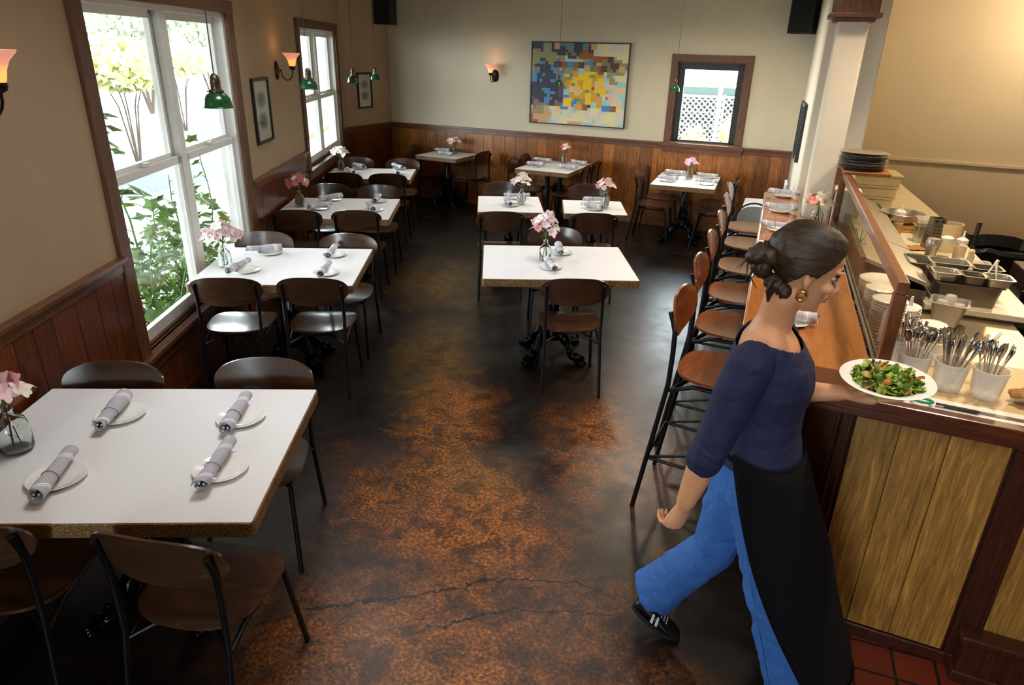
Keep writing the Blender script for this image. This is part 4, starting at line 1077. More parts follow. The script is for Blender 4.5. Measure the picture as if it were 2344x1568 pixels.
# ------------------------------------------------------------------ lamps on the walls and from the ceiling
def sconce():
    """Stands off the wall along +y (wall plane y=0)."""
    t = thing('wall_sconce', 'sconce', 'wall lamp')
    g = G(); n = 24
    vs = []
    for r, y in ((0.066, 0.0), (0.066, 0.008), (0.055, 0.016), (0.030, 0.024), (0.0, 0.028)):
        for k in range(n): a = 2*PI*k/n; vs.append((r*0.82*math.cos(a), y, r*1.25*math.sin(a)))
    g.add(vs, [(i*n+j, i*n+(j+1) % n, (i+1)*n+(j+1) % n, (i+1)*n+j) for i in range(4) for j in range(n)])
    obj('wall_plate', g, 'bronze', t, smooth=True)
    g = G(); pts = [(0, 0.02, 0.0), (0, 0.045, 0.0)] + [(0, 0.045+0.055*(1-math.cos(a)), -0.085*math.sin(a)) for a in [PI*k/10 for k in range(1, 10)]] + [(0, 0.155, 0.01)]
    g.tube(pts, 0.0058, 8); g.ellipsoid((0, 0.045, 0.0), 0.011, 0.011, 0.011); obj('arm', g, 'bronze', t, smooth=True)
    g = G().lathe([(0.012, 0.0), (0.024, 0.008), (0.030, 0.026), (0.026, 0.038), (0.0, 0.038)], 20, (0, 0.155, 0.005)); obj('socket', g, 'bronze', t, smooth=True, angle=50)
    g = G().lathe([(0.024, 0.0), (0.030, 0.02), (0.036, 0.05), (0.052, 0.085), (0.078, 0.112), (0.082, 0.122), (0.079, 0.122), (0.074, 0.112), (0.048, 0.086), (0.032, 0.05), (0.027, 0.022), (0.0, 0.006)], 32)
    o = obj('glass_shade', g, 'sconce_glass', t, smooth=True, angle=70); o.location = (0, 0.155, 0.034); o['label'] = 'glowing amber glass shade'
    return t
sc_ = Proto(sconce())
def sconce_at(p, n, label):
    rz = math.atan2(-n.x, n.y); sc_.place(p, rz, label, 'amber glass wall sconces')
    q = Vector(p) + n*0.155 + Z*0.21
    lamp('sconce_bulb', q, 0.22, (1.0, 0.55, 0.25), 0.03)
sconce_at(ST(WS, 7.05, 1.965), SV, 'amber glass sconce between the tall window and the far window')
sconce_at(ST(WS, 2.80, 2.0), SV, 'amber glass sconce cut by the frame above the nearest table')
sconce_at(BK(1.79, 0.0, 1.85), -BN, 'small lit sconce on the back wall beside the painting')
def pendant():
    t = thing('pendant_lamp', 'pendant', 'pendant lamp')
    g = G().lathe([(0.070, 0.0), (0.0715, 0.003), (0.069, 0.006), (0.067, 0.020), (0.062, 0.042), (0.050, 0.060), (0.034, 0.070), (0.024, 0.074), (0.022, 0.073), (0.033, 0.067), (0.048, 0.057), (0.060, 0.040), (0.065, 0.019), (0.067, 0.004)], 32)
    obj('shade', g, 'green_enamel', t, smooth=True, angle=50)
    g = G().lathe([(0.0, 0.072), (0.036, 0.072), (0.036, 0.082), (0.026, 0.086), (0.024, 0.112), (0.026, 0.116), (0.024, 0.135), (0.017, 0.150), (0.008, 0.158), (0.0, 0.16)], 24)
    for k in range(3): a = k*2.1; g.ellipsoid((0.040*math.cos(a), 0.040*math.sin(a), 0.077), 0.006, 0.006, 0.004, 8, 5)
    obj('socket', g, 'pewter', t, smooth=True, angle=40)
    obj('bulb', G().ellipsoid((0, 0, 0.038), 0.022, 0.022, 0.028), 'shade_inside', t, smooth=True)
    obj('cord', G().tube([(0, 0, 0.155), (0.001, 0, 0.7), (-0.001, 0, 1.2), (0, 0, CEIL-1.80)], 0.0028, 6), 'cord_cloth', t, smooth=True)
    obj('ceiling_rose', G().lathe([(0.05, CEIL-1.80-0.02), (0.05, CEIL-1.80), (0.0, CEIL-1.80)], 20), 'pewter', t, smooth=True)
    return t
pe = Proto(pendant())
for i, (p, s, lb) in enumerate((((-2.60, 2.84, 1.90), 1.0, 'green enamel pendant lamp hanging against the tall window, largest of the row'), ((-3.53, 4.88, 1.87), 1.0, 'green enamel pendant lamp hanging in front of the wall sconce and far window'),
        ((-4.50, 7.05, 1.815), 0.96, 'green enamel pendant lamp just beyond the far window, left of the framed print'), ((-4.92, 8.22, 1.80), 0.92, 'green enamel pendant lamp overlapping the small framed print near the corner'),
        ((-2.62, 8.75, 1.80), 0.80, 'green enamel pendant lamp hanging in front of the painting'), ((-1.13, 8.35, 1.805), 0.86, 'green enamel pendant lamp hanging beside the square window frame'))):
    o = pe.place(p, 0.3*i, lb, 'green pendant lamps on long cords', scale=s)
    k = ((CEIL-p[2])/s)/(CEIL-1.80)
    for c in o.children:
        if c.name.startswith('cord'): c.scale.z = k
        if c.name.startswith('ceiling_rose'): c.location.z = (k-1)*(CEIL-1.80)

# ------------------------------------------------------------------ on the walls
def picture(o, ax, n, a0, a1, z0, z1, label, fw=0.022):
    """Black framed print; its own origin at the lower middle of the frame."""
    c = o + ax*((a0+a1)/2); w = (a1-a0)/2; h = z1-z0
    t = thing('framed_print', label, 'picture', (c.x, c.y, z0), math.atan2(ax.y, ax.x))
    X, Y = Vector((1, 0, 0)), Vector((0, -1, 0)); O = Vector((0, 0, 0))
    g = G()
    for a, b in ((-w, -w+fw), (w-fw, w)): g.frame_box(O, X, Y, Z, (a, b), (0, 0.026), (0, h))
    for a, b in ((0, fw), (h-fw, h)): g.frame_box(O, X, Y, Z, (-w+fw, w-fw), (0, 0.026), (a, b))
    obj('frame', g, 'frame_black', t, bevel=0.002)
    obj('print', G().frame_box(O, X, Y, Z, (-w+fw*0.8, w-fw*0.8), (0.004, 0.010), (fw*0.8, h-fw*0.8)), 'sketch_print', t)
    obj('cover_glass', G().frame_box(O, X, Y, Z, (-w+fw*0.8, w-fw*0.8), (0.014, 0.016), (fw*0.8, h-fw*0.8)), 'picture_glass', t)
    return t
LW = ST(WS, 0)
picture(LW, TV, SV, 6.22, 6.68, 1.38, 1.92, 'tall black-framed ink print under the sconce between the windows')
picture(K, kd, -kn, 0.27, 0.58, 1.355, 1.84, 'small black-framed ink print on the corner wall')
# square-mosaic painting
def painting():
    u0, u1, z0, z1 = 2.35, 3.74, 1.25, 2.31
    c = BK((u0+u1)/2); W_, H_ = u1-u0, z1-z0
    t = thing('abstract_painting', 'large abstract painting of coloured squares on the back wall', 'painting', (c.x, c.y, z0), -BW)
    g = G(); g.box(-W_/2, W_/2, -0.040, -0.012, 0, 0.014); g.box(-W_/2, W_/2, -0.040, -0.012, H_-0.014, H_)
    g.box(-W_/2, -W_/2+0.014, -0.040, -0.012, 0.014, H_-0.014); g.box(W_/2-0.014, W_/2, -0.040, -0.012, 0.014, H_-0.014)
    obj('frame', g, 'frame_black', t)
    rnd = random.Random(21); NX, NY = 34, 27
    P = dict(navy=(44, 54, 62), teal=(90, 130, 134), olive=(122, 116, 82), khaki=(150, 140, 98), brown=(84, 54, 46), rust=(150, 84, 34), tan=(204, 156, 108), cream=(222, 208, 156), peach=(226, 190, 150), pale=(208, 198, 188), aqua=(158, 200, 196), blue=(66, 132, 184), gold=(214, 160, 10), yellow=(240, 196, 10), plum=(92, 66, 84), mauve=(134, 98, 122), dark=(52, 44, 52))
    def pick(u, v):
        r = rnd.random()
        if v < 0.13:
            if u > 0.64: return P['cream'] if r < 0.8 else P['pale']
            if u < 0.22: return P['navy'] if r < 0.6 else P['khaki']
            return P[rnd.choice(['rust', 'olive', 'navy', 'brown', 'tan', 'teal'])]
        if v < 0.30:
            if u < 0.2: return P[rnd.choice(['navy', 'teal', 'khaki', 'navy'])]
            if u > 0.66: return P[rnd.choice(['rust', 'brown', 'olive', 'tan', 'khaki'])]
            return P[rnd.choice(['rust', 'tan', 'olive', 'blue', 'khaki', 'brown', 'aqua'])]
        if v < 0.72:
            if u < 0.34:
                if v < 0.42: return P[rnd.choice(['teal', 'navy', 'khaki', 'blue', 'navy'])]
                return P[rnd.choice(['plum', 'dark', 'blue', 'mauve', 'teal', 'navy', 'dark'])]
            if u < 0.76:
                if r < 0.46+0.15*(0.4 < v < 0.66): return P[rnd.choice(['yellow', 'gold'])]
                return P[rnd.choice(['tan', 'aqua', 'rust', 'teal', 'peach', 'khaki', 'blue'])]
            return P[rnd.choice(['peach', 'pale', 'tan', 'khaki', 'aqua', 'cream', 'peach'])]
        if v < 0.76 and 0.1 < u < 0.9: return P[rnd.choice(['brown', 'rust', 'teal', 'dark', 'blue', 'tan'])]
        if u < 0.18: return P[rnd.choice(['rust', 'tan', 'khaki', 'tan', 'gold', 'brown'])]
        return P[rnd.choice(['cream', 'peach', 'pale', 'cream', 'pale', 'aqua', 'tan' if v > 0.93 else 'cream'])]
    grid = [[None]*NX for _ in range(NY)]
    for j in range(NY):
        for i in range(NX):
            if grid[j][i] is None:
                u, v = i/NX, j/NY; c_ = pick(u, v); s = rnd.choice([1, 1, 2, 2, 3] if (v > 0.76 or v < 0.13) else [1, 1, 1, 2, 2])
                w_, h_ = max(1, s+rnd.choice([0, 0, 1])), s
                for jj in range(j, min(NY, j+h_)):
                    for ii in range(i, min(NX, i+w_)):
                        if grid[jj][ii] is None: grid[jj][ii] = c_
    vs, fs, cs = [], [], []
    dx, dz = (W_-0.028)/NX, (H_-0.028)/NY
    for j in range(NY):
        for i in range(NX):
            x, zt = -W_/2+0.014+i*dx, H_-0.014-j*dz; o_ = len(vs)
            vs += [(x, -0.032, zt-dz), (x+dx, -0.032, zt-dz), (x+dx, -0.032, zt), (x, -0.032, zt)]; fs.append((o_, o_+1, o_+2, o_+3)); cs.append(lin(grid[j][i]))
    o_ = len(vs); vs += [(-W_/2+0.014, -0.014, 0.014), (W_/2-0.014, -0.014, 0.014), (W_/2-0.014, -0.014, H_-0.014), (-W_/2+0.014, -0.014, H_-0.014)]; fs.append((o_+3, o_+2, o_+1, o_)); cs.append(lin((90, 80, 60)))
    me = bpy.data.meshes.new('canvas'); me.from_pydata(vs, [], fs)
    ca = me.color_attributes.new('paint', 'FLOAT_COLOR', 'CORNER'); k = 0
    for p in me.polygons:
        for _ in p.loop_indices: ca.data[k].color = cs[p.index]; k += 1
    me.materials.append(MAT['mosaic_paint'])
    o = bpy.data.objects.new('canvas', me); COL.objects.link(o); o.parent = t
painting()
def speaker(c, rz, label):
    t = thing('wall_speaker', label, 'speaker', c, rz, 'black wall speakers')
    obj('cabinet', G().box(-0.13, 0.13, -0.11, 0.11, 0, 0.40), 'black_plastic', t, bevel=0.006)
    obj('grille', G().box(-0.115, 0.115, -0.122, -0.111, 0.012, 0.388), 'speaker_cloth', t, bevel=0.004)
    obj('wall_bracket', G().box(-0.03, 0.03, 0.11, 0.22, 0.16, 0.24), 'dark_iron', t, bevel=0.003)
s1 = speaker(BK(0.10, 0.20, 2.49), 0.12, 'black speaker high in the corner above the small framed print')
s2 = speaker(BK(5.78, 0.24, 2.44), -0.35, 'black speaker high on the back wall next to the wall end')
# frames on the partition wall, seen edge-on
for i, (y0, y1, z0, z1, lb) in enumerate(((7.75, 8.15, 1.20, 1.76, 'thick black frame hung edge-on on the wall end beside the column'), (8.45, 8.95, 1.15, 1.74, 'thinner black frame hung edge-on deeper in the same wall'))):
    t = thing('black_frame', lb, 'picture', (0.278, (y0+y1)/2, z0), 0)
    h = z1-z0; w = (y1-y0)/2; g = G()
    for a, b in ((-w, -w+0.03), (w-0.03, w)): g.box(-0.034, 0, a, b, 0, h)
    for a, b in ((0, 0.03), (h-0.03, h)): g.box(-0.034, 0, -w+0.03, w-0.03, a, b)
    obj('frame', g, 'frame_black', t, bevel=0.003); obj('print', G().box(-0.016, -0.002, -w+0.028, w-0.028, 0.028, h-0.028), 'sketch_mat', t)

# ------------------------------------------------------------------ the bar
def fy(x): return 2.555 - 0.087*(x-0.27)            # front face line of the bar
t = thing('bar_counter', 'wooden bar with plank front and amber top between waitress and column', 'bar counter', (0, 0, 0))
XR = 2.1
g = G(); g.prism([(0.27, fy(0.27)), (0.50, fy(0.5)), (0.50, 5.685), (0.27, 5.685)], 0.0, 1.02)
obj('body', g, 'bar_dark', t)
g = G()
def fpanel(x0, x1, z0, z1, d0, d1, G_=None):
    G_.prism([(x0, fy(x0)-d1), (x1, fy(x1)-d1), (x1, fy(x1)-d0), (x0, fy(x0)-d0)], z0, z1)
g2 = G(); rnd = random.Random(5); x = 0.455
for w_ in (0.145, 0.155, 0.185):
    fpanel(x+0.0015, x+w_-0.0015, 0.06, 1.0, 0.0, 0.012, g2); x += w_
x = 1.045
for w_ in (0.17, 0.19, 0.18, 0.16, 0.17, 0.16):
    fpanel(x+0.0015, x+w_-0.0015, 0.06, 1.0, 0.0, 0.012, g2); x += w_
obj('front_planks', g2, 'bar_panel', t, bevel=0.001)
g = G(); fpanel(0.44, XR, 0.0, 1.0, -0.03, 0.0, g); obj('front_backing', g, 'bar_dark', t)
for x0, x1, d1 in ((0.262, 0.405, 0.014), (0.405, 0.445, 0.024), (0.95, 1.046, 0.022)):
    g = G(); fpanel(x0, x1, 0.0, 1.0, 0.0, d1-0.006, g); fpanel(x0+0.003, x0+0.016, 0.0, 1.0, 0.0, d1, g); fpanel(x1-0.016, x1-0.003, 0.0, 1.0, 0.0, d1, g)
    obj('front_stile', g, 'bar_dark', t, bevel=0.003)
g = G(); fpanel(0.26, XR, 0.0, 0.055, 0.0, 0.022, g); fpanel(0.255, 0.30, 0.0, 0.30, 0.014, 0.034, g)
obj('toe_board', g, 'bar_dark', t, bevel=0.004)
g = G(); fpanel(0.98, XR, 0.035, 0.20, 0.016, 0.085, g); fpanel(0.965, XR, 0.0, 0.05, 0.016, 0.10, g); fpanel(0.965, XR, 0.185, 0.215, 0.016, 0.095, g)
obj('plinth', g, 'bar_dark', t, bevel=0.006)
g = G()   # side panels towards the stools
for k in range(8): g.box(0.262, 0.27, 2.60+0.385*k, 2.60+0.385*k+0.375, 0.1, 1.0)
for k in range(9): g.box(0.250, 0.27, 2.57+0.385*k, 2.57+0.385*k+0.06, 0.0, 1.02)
g.box(0.246, 0.27, 2.57, 5.68, 0, 0.12)
obj('side_panels', g, 'bar_dark', t, bevel=0.003)
g = G(); g.prism([(0.01, 2.76), (0.515, 2.71), (0.515, 5.64), (0.298, 5.64), (0.298, 5.685), (0.298, 6.73), (0.075, 6.73), (0.03, 6.70), (0.01, 6.63)], 1.035, 1.070)
obj('bar_top', g, 'bar_top', t, bevel=0.008)
g = G(); g.prism([(0.006, 2.76), (0.0095, 2.76), (0.0095, 6.62), (0.006, 6.62)], 1.030, 1.066); obj('edge_band', g, 'tan_board', t)
# front rail: wide and dark left of the screen, narrow in front of the work ledge
g = G()
g.prism([(0.235, fy(0.235)-0.055), (XR, fy(XR)-0.055), (XR, fy(XR)-0.005), (0.56, fy(0.56)-0.005), (0.56, 2.708), (0.01, 2.758), (0.01, 2.72), (0.235, 2.70)], 1.035, 1.075)
g.prism([(0.25, fy(0.25)-0.045), (XR, fy(XR)-0.045), (XR, fy(XR)-0.0), (0.25, fy(0.25)-0.0)], 1.015, 1.035)
g.prism([(0.255, fy(0.255)-0.032), (XR, fy(XR)-0.032), (XR, fy(XR)-0.0), (0.255, fy(0.255)-0.0)], 0.992, 1.015)
obj('front_rail', g, 'bar_rail', t, bevel=0.005)

def ty(x): return fy(x) + 0.0
t = thing('work_ledge', 'tan work ledge behind the bar rail, carrying the cutlery tubs', 'counter', (0, 0, 0))
g = G(); g.prism([(0.565, ty(0.565)+0.10), (XR, ty(XR)+0.10), (XR, 3.03), (0.565, 3.07)], 0.98, 1.066); obj('board_top', g, 'tan_board', t, bevel=0.003)
g = G(); g.prism([(0.565, ty(0.565)+0.0), (XR, ty(XR)+0.0), (XR, ty(XR)+0.098), (0.565, ty(0.565)+0.098)], 1.0, 1.068); obj('white_strip', g, 'white_plastic', t, bevel=0.002)
g = G(); g.prism([(0.72, ty(0.72)+0.030), (XR, ty(XR)+0.030), (XR, ty(XR)+0.052), (0.72, ty(0.72)+0.052)], 1.066, 1.071); obj('grey_track', g, 'steel_dark', t)
obj('cabinet', G().prism([(0.52, ty(0.52)+0.04), (XR, ty(XR)+0.04), (XR, 3.0), (0.52, 3.03)], 0.0, 0.985), 'bar_dark', t)

t = thing('glass_screen', 'low glass screen in a brown wooden frame standing along the bar', 'glass screen', (0.50, 0, 0))
y0, y1, zt = 2.73, 5.64, 1.43
obj('pane', G().box(0.030, 0.036, y0+0.03, y1-0.03, 1.075, zt-0.02), 'screen_glass', t)
g = G(); g.box(0.012, 0.054, y0-0.005, y1, zt-0.025, zt+0.025); obj('top_rail', g, 'screen_wood', t, bevel=0.006)
obj('post', G().box(0.010, 0.056, y0-0.005, y0+0.042, 1.07, zt-0.025), 'screen_wood', t, bevel=0.005)
obj('post', G().box(0.010, 0.056, y1-0.040, y1, 1.07, zt-0.025), 'screen_wood', t, bevel=0.005)
obj('bottom_bead', G().box(0.020, 0.030, y0+0.04, y1-0.04, 1.070, 1.082).box(0.036, 0.046, y0+0.04, y1-0.04, 1.070, 1.082), 'steel_dark', t, bevel=0.002)

# ------------------------------------------------------------------ kitchen counters
t = thing('steel_counter', 'stainless steel kitchen counter behind the work ledge', 'counter')
g = G(); g.prism([(0.52, 3.08), (1.43, 3.02), (1.43, 4.36), (0.52, 4.40)], 0.815, 0.85); obj('counter_top', g, 'steel_counter', t, bevel=0.005)
g = G(); g.box(0.52, 1.38, 3.10, 4.34, 0.0, 0.815); obj('cabinet', g, 'steel_dark', t)
t = thing('prep_table', 'long prep counter with a pale board and sloped steel lids', 'prep table')
obj('cabinet', G().box(0.76, 1.42, 4.40, 8.9, 0.0, 0.86), 'steel_dark', t)
obj('board_top', G().prism([(0.98, 4.34), (1.53, 4.31), (1.53, 7.2), (1.45, 8.9), (0.98, 8.9)], 0.865, 0.90), 'marble', t, bevel=0.004)
obj('board_frame', G().prism([(0.96, 4.36), (1.51, 4.33), (1.51, 7.2), (1.43, 8.9), (0.96, 8.9)], 0.83, 0.865), 'steel_dark', t)
obj('rail_box', G().prism([(0.70, 4.42), (0.99, 4.42), (0.99, 7.0), (0.70, 7.0)], 0.86, 0.955), 'steel_dark', t, bevel=0.004)
for k, (a, b) in enumerate(((4.40, 5.24), (5.25, 6.42), (6.43, 7.02))):
    g = G(); vs = []
    for z_ in (0, -0.022):
        vs += [(0.62, a, 1.12+z_), (1.00, a, 1.0+z_), (1.00-(0.05 if k == 2 else 0), b, 1.0+z_), (0.62, b, 1.12+z_)]
    g.add(vs, [(0, 1, 2, 3), (7, 6, 5, 4), (0, 4, 5, 1), (1, 5, 6, 2), (2, 6, 7, 3), (3, 7, 4, 0)])
    g.box(0.99, 1.0, a, b, 0.972, 1.0)
    obj('sloped_lid', g, 'steel', t, bevel=0.002)
obj('lid_back', G().box(0.60, 0.63, 4.40, 7.02, 0.90, 1.12), 'steel_dark', t)

def pan(name, label, cat, cx, cy, z, w, d, h, mat='steel', rz=0.0, taper=0.82, rim=0.012, group=None, flr=0.0):
    """Open rectangular food pan with rounded corners and a flat rim."""
    def ring(k, r, zz): return [(x*k, y*k, zz) for x, y in rounded(w, d, r)]
    n = len(rounded(w, d, 0.02)); g = G(); o_ = []
    prof = [(1.0*taper, 0.0), (1.0, h-0.004), (1.0+rim*2/w, h-0.002), (1.0+rim*2/w, h), (0.985, h), (0.965, h-0.006), (taper*0.97, 0.004+flr)]
    vs = []
    for k, zz in prof: vs += ring(k, 0.022, zz)
    m = len(prof)
    fs = [(i*n+j, i*n+(j+1) % n, (i+1)*n+(j+1) % n, (i+1)*n+j) for i in range(m-1) for j in range(n)] + [tuple(range(n))[::-1], tuple(range((m-1)*n, m*n))]
    g.add(vs, fs)
    o = obj(name, g, mat, smooth=True, angle=40); o.location = (cx, cy, z); o.rotation_euler = (0, 0, rz)
    return tag(o, label, cat, group)
pan('food_pan', 'wide deep steel pan holding smaller pans on the pale board', 'pan', 1.19, 4.56, 0.902, 0.32, 0.36, 0.125, 'steel_dark', 0.02, 0.9)
pan('food_pan', 'small square steel pan at the window-side front corner of the deep pan', 'pan', 1.065, 4.46, 1.03, 0.125, 0.12, 0.05, 'steel')
pan('food_pan', 'small steel pan in the middle front of the deep pan, brown inside', 'pan', 1.205, 4.44, 1.03, 0.115, 0.115, 0.05, 'steel_dark')
pan('food_pan', 'small steel pan at the aisle end of the deep pan with a ladle', 'pan', 1.325, 4.44, 1.03, 0.125, 0.13, 0.05, 'steel')
pan('food_pan', 'long steel pan set on the back half of the deep pan', 'pan', 1.12, 4.67, 1.032, 0.20, 0.14, 0.055, 'steel')
pan('food_pan', 'narrow steel pan on the back aisle side of the deep pan', 'pan', 1.315, 4.64, 1.03, 0.14, 0.12, 0.05, 'steel_dark')
pan('food_pan', 'steel insert pan behind the two-row pan set', 'pan', 1.02, 4.90, 0.905, 0.16, 0.22, 0.12, 'steel_dark')
pan('food_pan', 'small deep steel pan holding clear cups, in front of the deep pan', 'pan', 1.06, 4.18, 0.852, 0.17, 0.16, 0.13, 'steel', -0.25, 0.72)
pan('clear_pan', 'clear plastic pan on the far side of the white squeeze bottle', 'pan', 1.36, 5.05, 0.902, 0.15, 0.16, 0.10, 'clear_tub', -0.15, 0.75)
pan('clear_pan', 'clear pan near the mixing bowl, behind the steel canister', 'pan', 1.27, 6.22, 0.902, 0.15, 0.15, 0.14, 'clear_tub', 0.0, 0.85)
pan('food_pan', 'narrow tall steel pan beside the box grater', 'pan', 1.19, 5.98, 0.902, 0.10, 0.10, 0.13, 'steel', 0.1, 0.85)
pan('clear_pan', 'empty amber plastic tray on the work ledge behind the spoons', 'tray', 0.75, 3.00, 1.067, 0.20, 0.13, 0.05, 'clear_tub', -0.04, 0.92)
g = G()
for i in range(3):
    x, y = (1.03, 4.20) if i == 0 else (1.105, 4.16) if i == 1 else (1.07, 4.22)
    g2 = G().lathe([(0.030, 0.0), (0.034, 0.006), (0.034, 0.02), (0.026, 0.045), (0.022, 0.048), (0.0, 0.049)], 20); o = tag(obj('clear_cup', g2, 'clear_tub', smooth=True, angle=40), 'clear plastic cup upside down in the small deep pan', 'cup', 'clear cups in the deep steel pan'); o.location = (x, y, 0.93 if i < 2 else 0.958)
for k, (x, y, a) in enumerate(((1.27, 4.50, 0.9), (1.325, 4.46, -0.2))):
    t = thing('ladle', ['clear-handled serving spoon leaning out of the middle pan', 'clear-handled serving spoon leaning out of the aisle-end pan'][k], 'spoon', (x, y, 1.045))
    d = Vector((math.sin(a)*0.05, 0.03, 0.07)); obj('handle', G().tube([(0, 0, 0), d, d*1.5], [0.004, 0.006, 0.010], 8), 'white_plastic', t, smooth=True)
    obj('bowl', G().ellipsoid((-0.006, -0.004, -0.004), 0.018, 0.018, 0.008), 'steel', t, smooth=True)
def lathe_thing(name, label, cat, loc, prof, mat, n=28, group=None, angle=40, **kw):
    o = obj(name, G().lathe(prof, n, **kw), mat, smooth=True, angle=angle); o.location = loc
    return tag(o, label, cat, group)
lathe_thing('mixing_bowl', 'wide stainless mixing bowl on the prep counter by the trays', 'bowl', (1.13, 6.55, 0.902), [(0.0, 0.0), (0.07, 0.0), (0.12, 0.03), (0.155, 0.08), (0.166, 0.105), (0.174, 0.108), (0.172, 0.111), (0.163, 0.108), (0.150, 0.080), (0.115, 0.034), (0.066, 0.005), (0.0, 0.005)], 'steel', 40)
lathe_thing('paper_roll', 'pale cardboard canister standing by the box grater', 'canister', (1.33, 5.78, 0.902), [(0.085, 0.0), (0.085, 0.20), (0.079, 0.20), (0.079, 0.01), (0.0, 0.01)], 'tan_roll', 36)
lathe_thing('steel_shaker', 'steel shaker beside the lidded dressing tub', 'shaker', (1.145, 5.30, 0.902), [(0.0, 0.0), (0.034, 0.0), (0.036, 0.12), (0.044, 0.125), (0.046, 0.16), (0.038, 0.178), (0.0, 0.182)], 'steel')
def tub_bottle(label, loc, s, liquid, cap, nozzle=True, name='squeeze_bottle', fill=0.6):
    t = thing(name, label, 'bottle', loc)
    obj('body', G().lathe([(0.0, 0.0), (0.030*s, 0.0), (0.032*s, 0.006), (0.032*s, 0.125*s), (0.028*s, 0.134*s), (0.0, 0.134*s)], 24), 'bottle_clear', t, smooth=True, angle=50)
    obj('contents', G().lathe([(0.0, 0.002), (0.0295*s, 0.002), (0.0305*s, 0.13*s*fill), (0.0, 0.13*s*fill)], 24), liquid, t, smooth=True, angle=50)
    obj('cap', G().lathe([(0.0, 0.132*s), (0.031*s, 0.132*s), (0.031*s, 0.152*s), (0.020*s, 0.160*s)] + ([(0.008*s, 0.166*s), (0.004*s, 0.20*s), (0.0, 0.202*s)] if nozzle else [(0.0, 0.162*s)]), 24), cap, t, smooth=True, angle=35)
    return t
plain('oil_yellow', (176, 130, 34), 0.25); plain('dressing_green', (120, 118, 60), 0.4); plain('dressing_cream', (226, 206, 178), 0.4); plain('sauce_brown', (120, 70, 40), 0.4)
tub_bottle('squeeze bottle of yellow oil standing in front of the mixing bowl', (1.06, 6.20, 0.902), 1.15, 'oil_yellow', 'white_plastic', True, fill=0.55)
tub_bottle('squat lidded tub of green dressing between the shaker and the squeeze bottle', (1.225, 5.31, 0.902), 1.25, 'dressing_green', 'white_plastic', False, 'dressing_tub', 0.35)
tub_bottle('white squeeze bottle with a pointed nozzle beside the lidded tub', (1.32, 5.33, 0.902), 1.2, 'dressing_cream', 'white_plastic', True, fill=0.85)
tub_bottle('squeeze bottle of amber oil by the screen post', (0.775, 3.70, 0.852), 1.35, 'oil_yellow', 'white_plastic', True, fill=0.85)
tub_bottle('short capped bottle beside the oil bottle at the screen post', (0.83, 3.60, 0.852), 0.95, 'sauce_brown', 'white_plastic', False, fill=0.8)
t = thing('deli_tub', 'white lidded round tub behind the amber oil bottle', 'tub', (0.92, 3.80, 0.852))
obj('body', G().lathe([(0.0, 0.0), (0.046, 0.0), (0.060, 0.105), (0.0, 0.105)], 32), 'cream_box', t, smooth=True, angle=40); obj('lid', G().lathe([(0.0, 0.104), (0.063, 0.104), (0.064, 0.113), (0.058, 0.114), (0.056, 0.110), (0.0, 0.110)], 32), 'white_plastic', t, smooth=True, angle=40)
t = thing('box_grater', 'dark steel box grater standing behind the pale canister', 'grater', (1.235, 5.76, 0.902), 0.2)
g = G(); w0, w1, hh = 0.055, 0.042, 0.235
for sx, sy in ((1, 0), (-1, 0), (0, 1), (0, -1)):
    vs = []
    for z_, w_ in ((0, w0), (hh, w1)):
        for e in (-1, 1):
            for th in (0, -0.003):
                x_ = sx*(w_+th)+(e*w_ if sy else 0); y_ = sy*(w_+th)+(e*w_ if sx else 0); vs.append((x_, y_, z_))
    g.add(vs, [(0, 2, 6, 4), (1, 5, 7, 3), (0, 1, 3, 2), (4, 6, 7, 5), (0, 4, 5, 1), (2, 3, 7, 6)])
obj('body', g, 'steel_dark', t)
g = G()
for row in range(6):
    for e in (-1, 0, 1):
        z_ = 0.05+row*0.026; w_ = w0+(w1-w0)*z_/hh
        g.ellipsoid((e*0.022, -w_-0.001, z_), 0.008, 0.003, 0.004, 8, 5); g.ellipsoid((-w_-0.001, e*0.022, z_), 0.003, 0.008, 0.004, 8, 5)
obj('grating_teeth', g, 'chair_steel', t, smooth=True)
for k in (-1, 1): obj('rim_cutout', G().ellipsoid((k*0.022, -w1-0.002, hh-0.020), 0.012, 0.002, 0.010, 12, 6), 'bin_liner', t)
t = thing('pestle', 'pale rounded pestle handle standing in the clear pan', 'pestle', (1.345, 5.08, 0.91))
obj('handle', G().tube([(0, 0, 0), (-0.01, 0, 0.08), (-0.015, 0, 0.12), (-0.017, 0, 0.15)], [0.012, 0.012, 0.020, 0.012], 12).ellipsoid((-0.017, 0, 0.155), 0.019, 0.019, 0.017), 'cream_box', t, smooth=True)
g = G(); g.tube([(0, 0, 0), (0.01, 0.0, 0.24)], 0.004, 6); g.tube([(0.01, 0, 0.20), (0.012, 0, 0.29)], 0.016, 10)
o = tag(obj('stirring_stick', g, 'bin_maroon', smooth=True), 'dark maroon stirring stick rising behind the white squeeze bottle', 'stick'); o.location = (1.40, 5.42, 0.905)
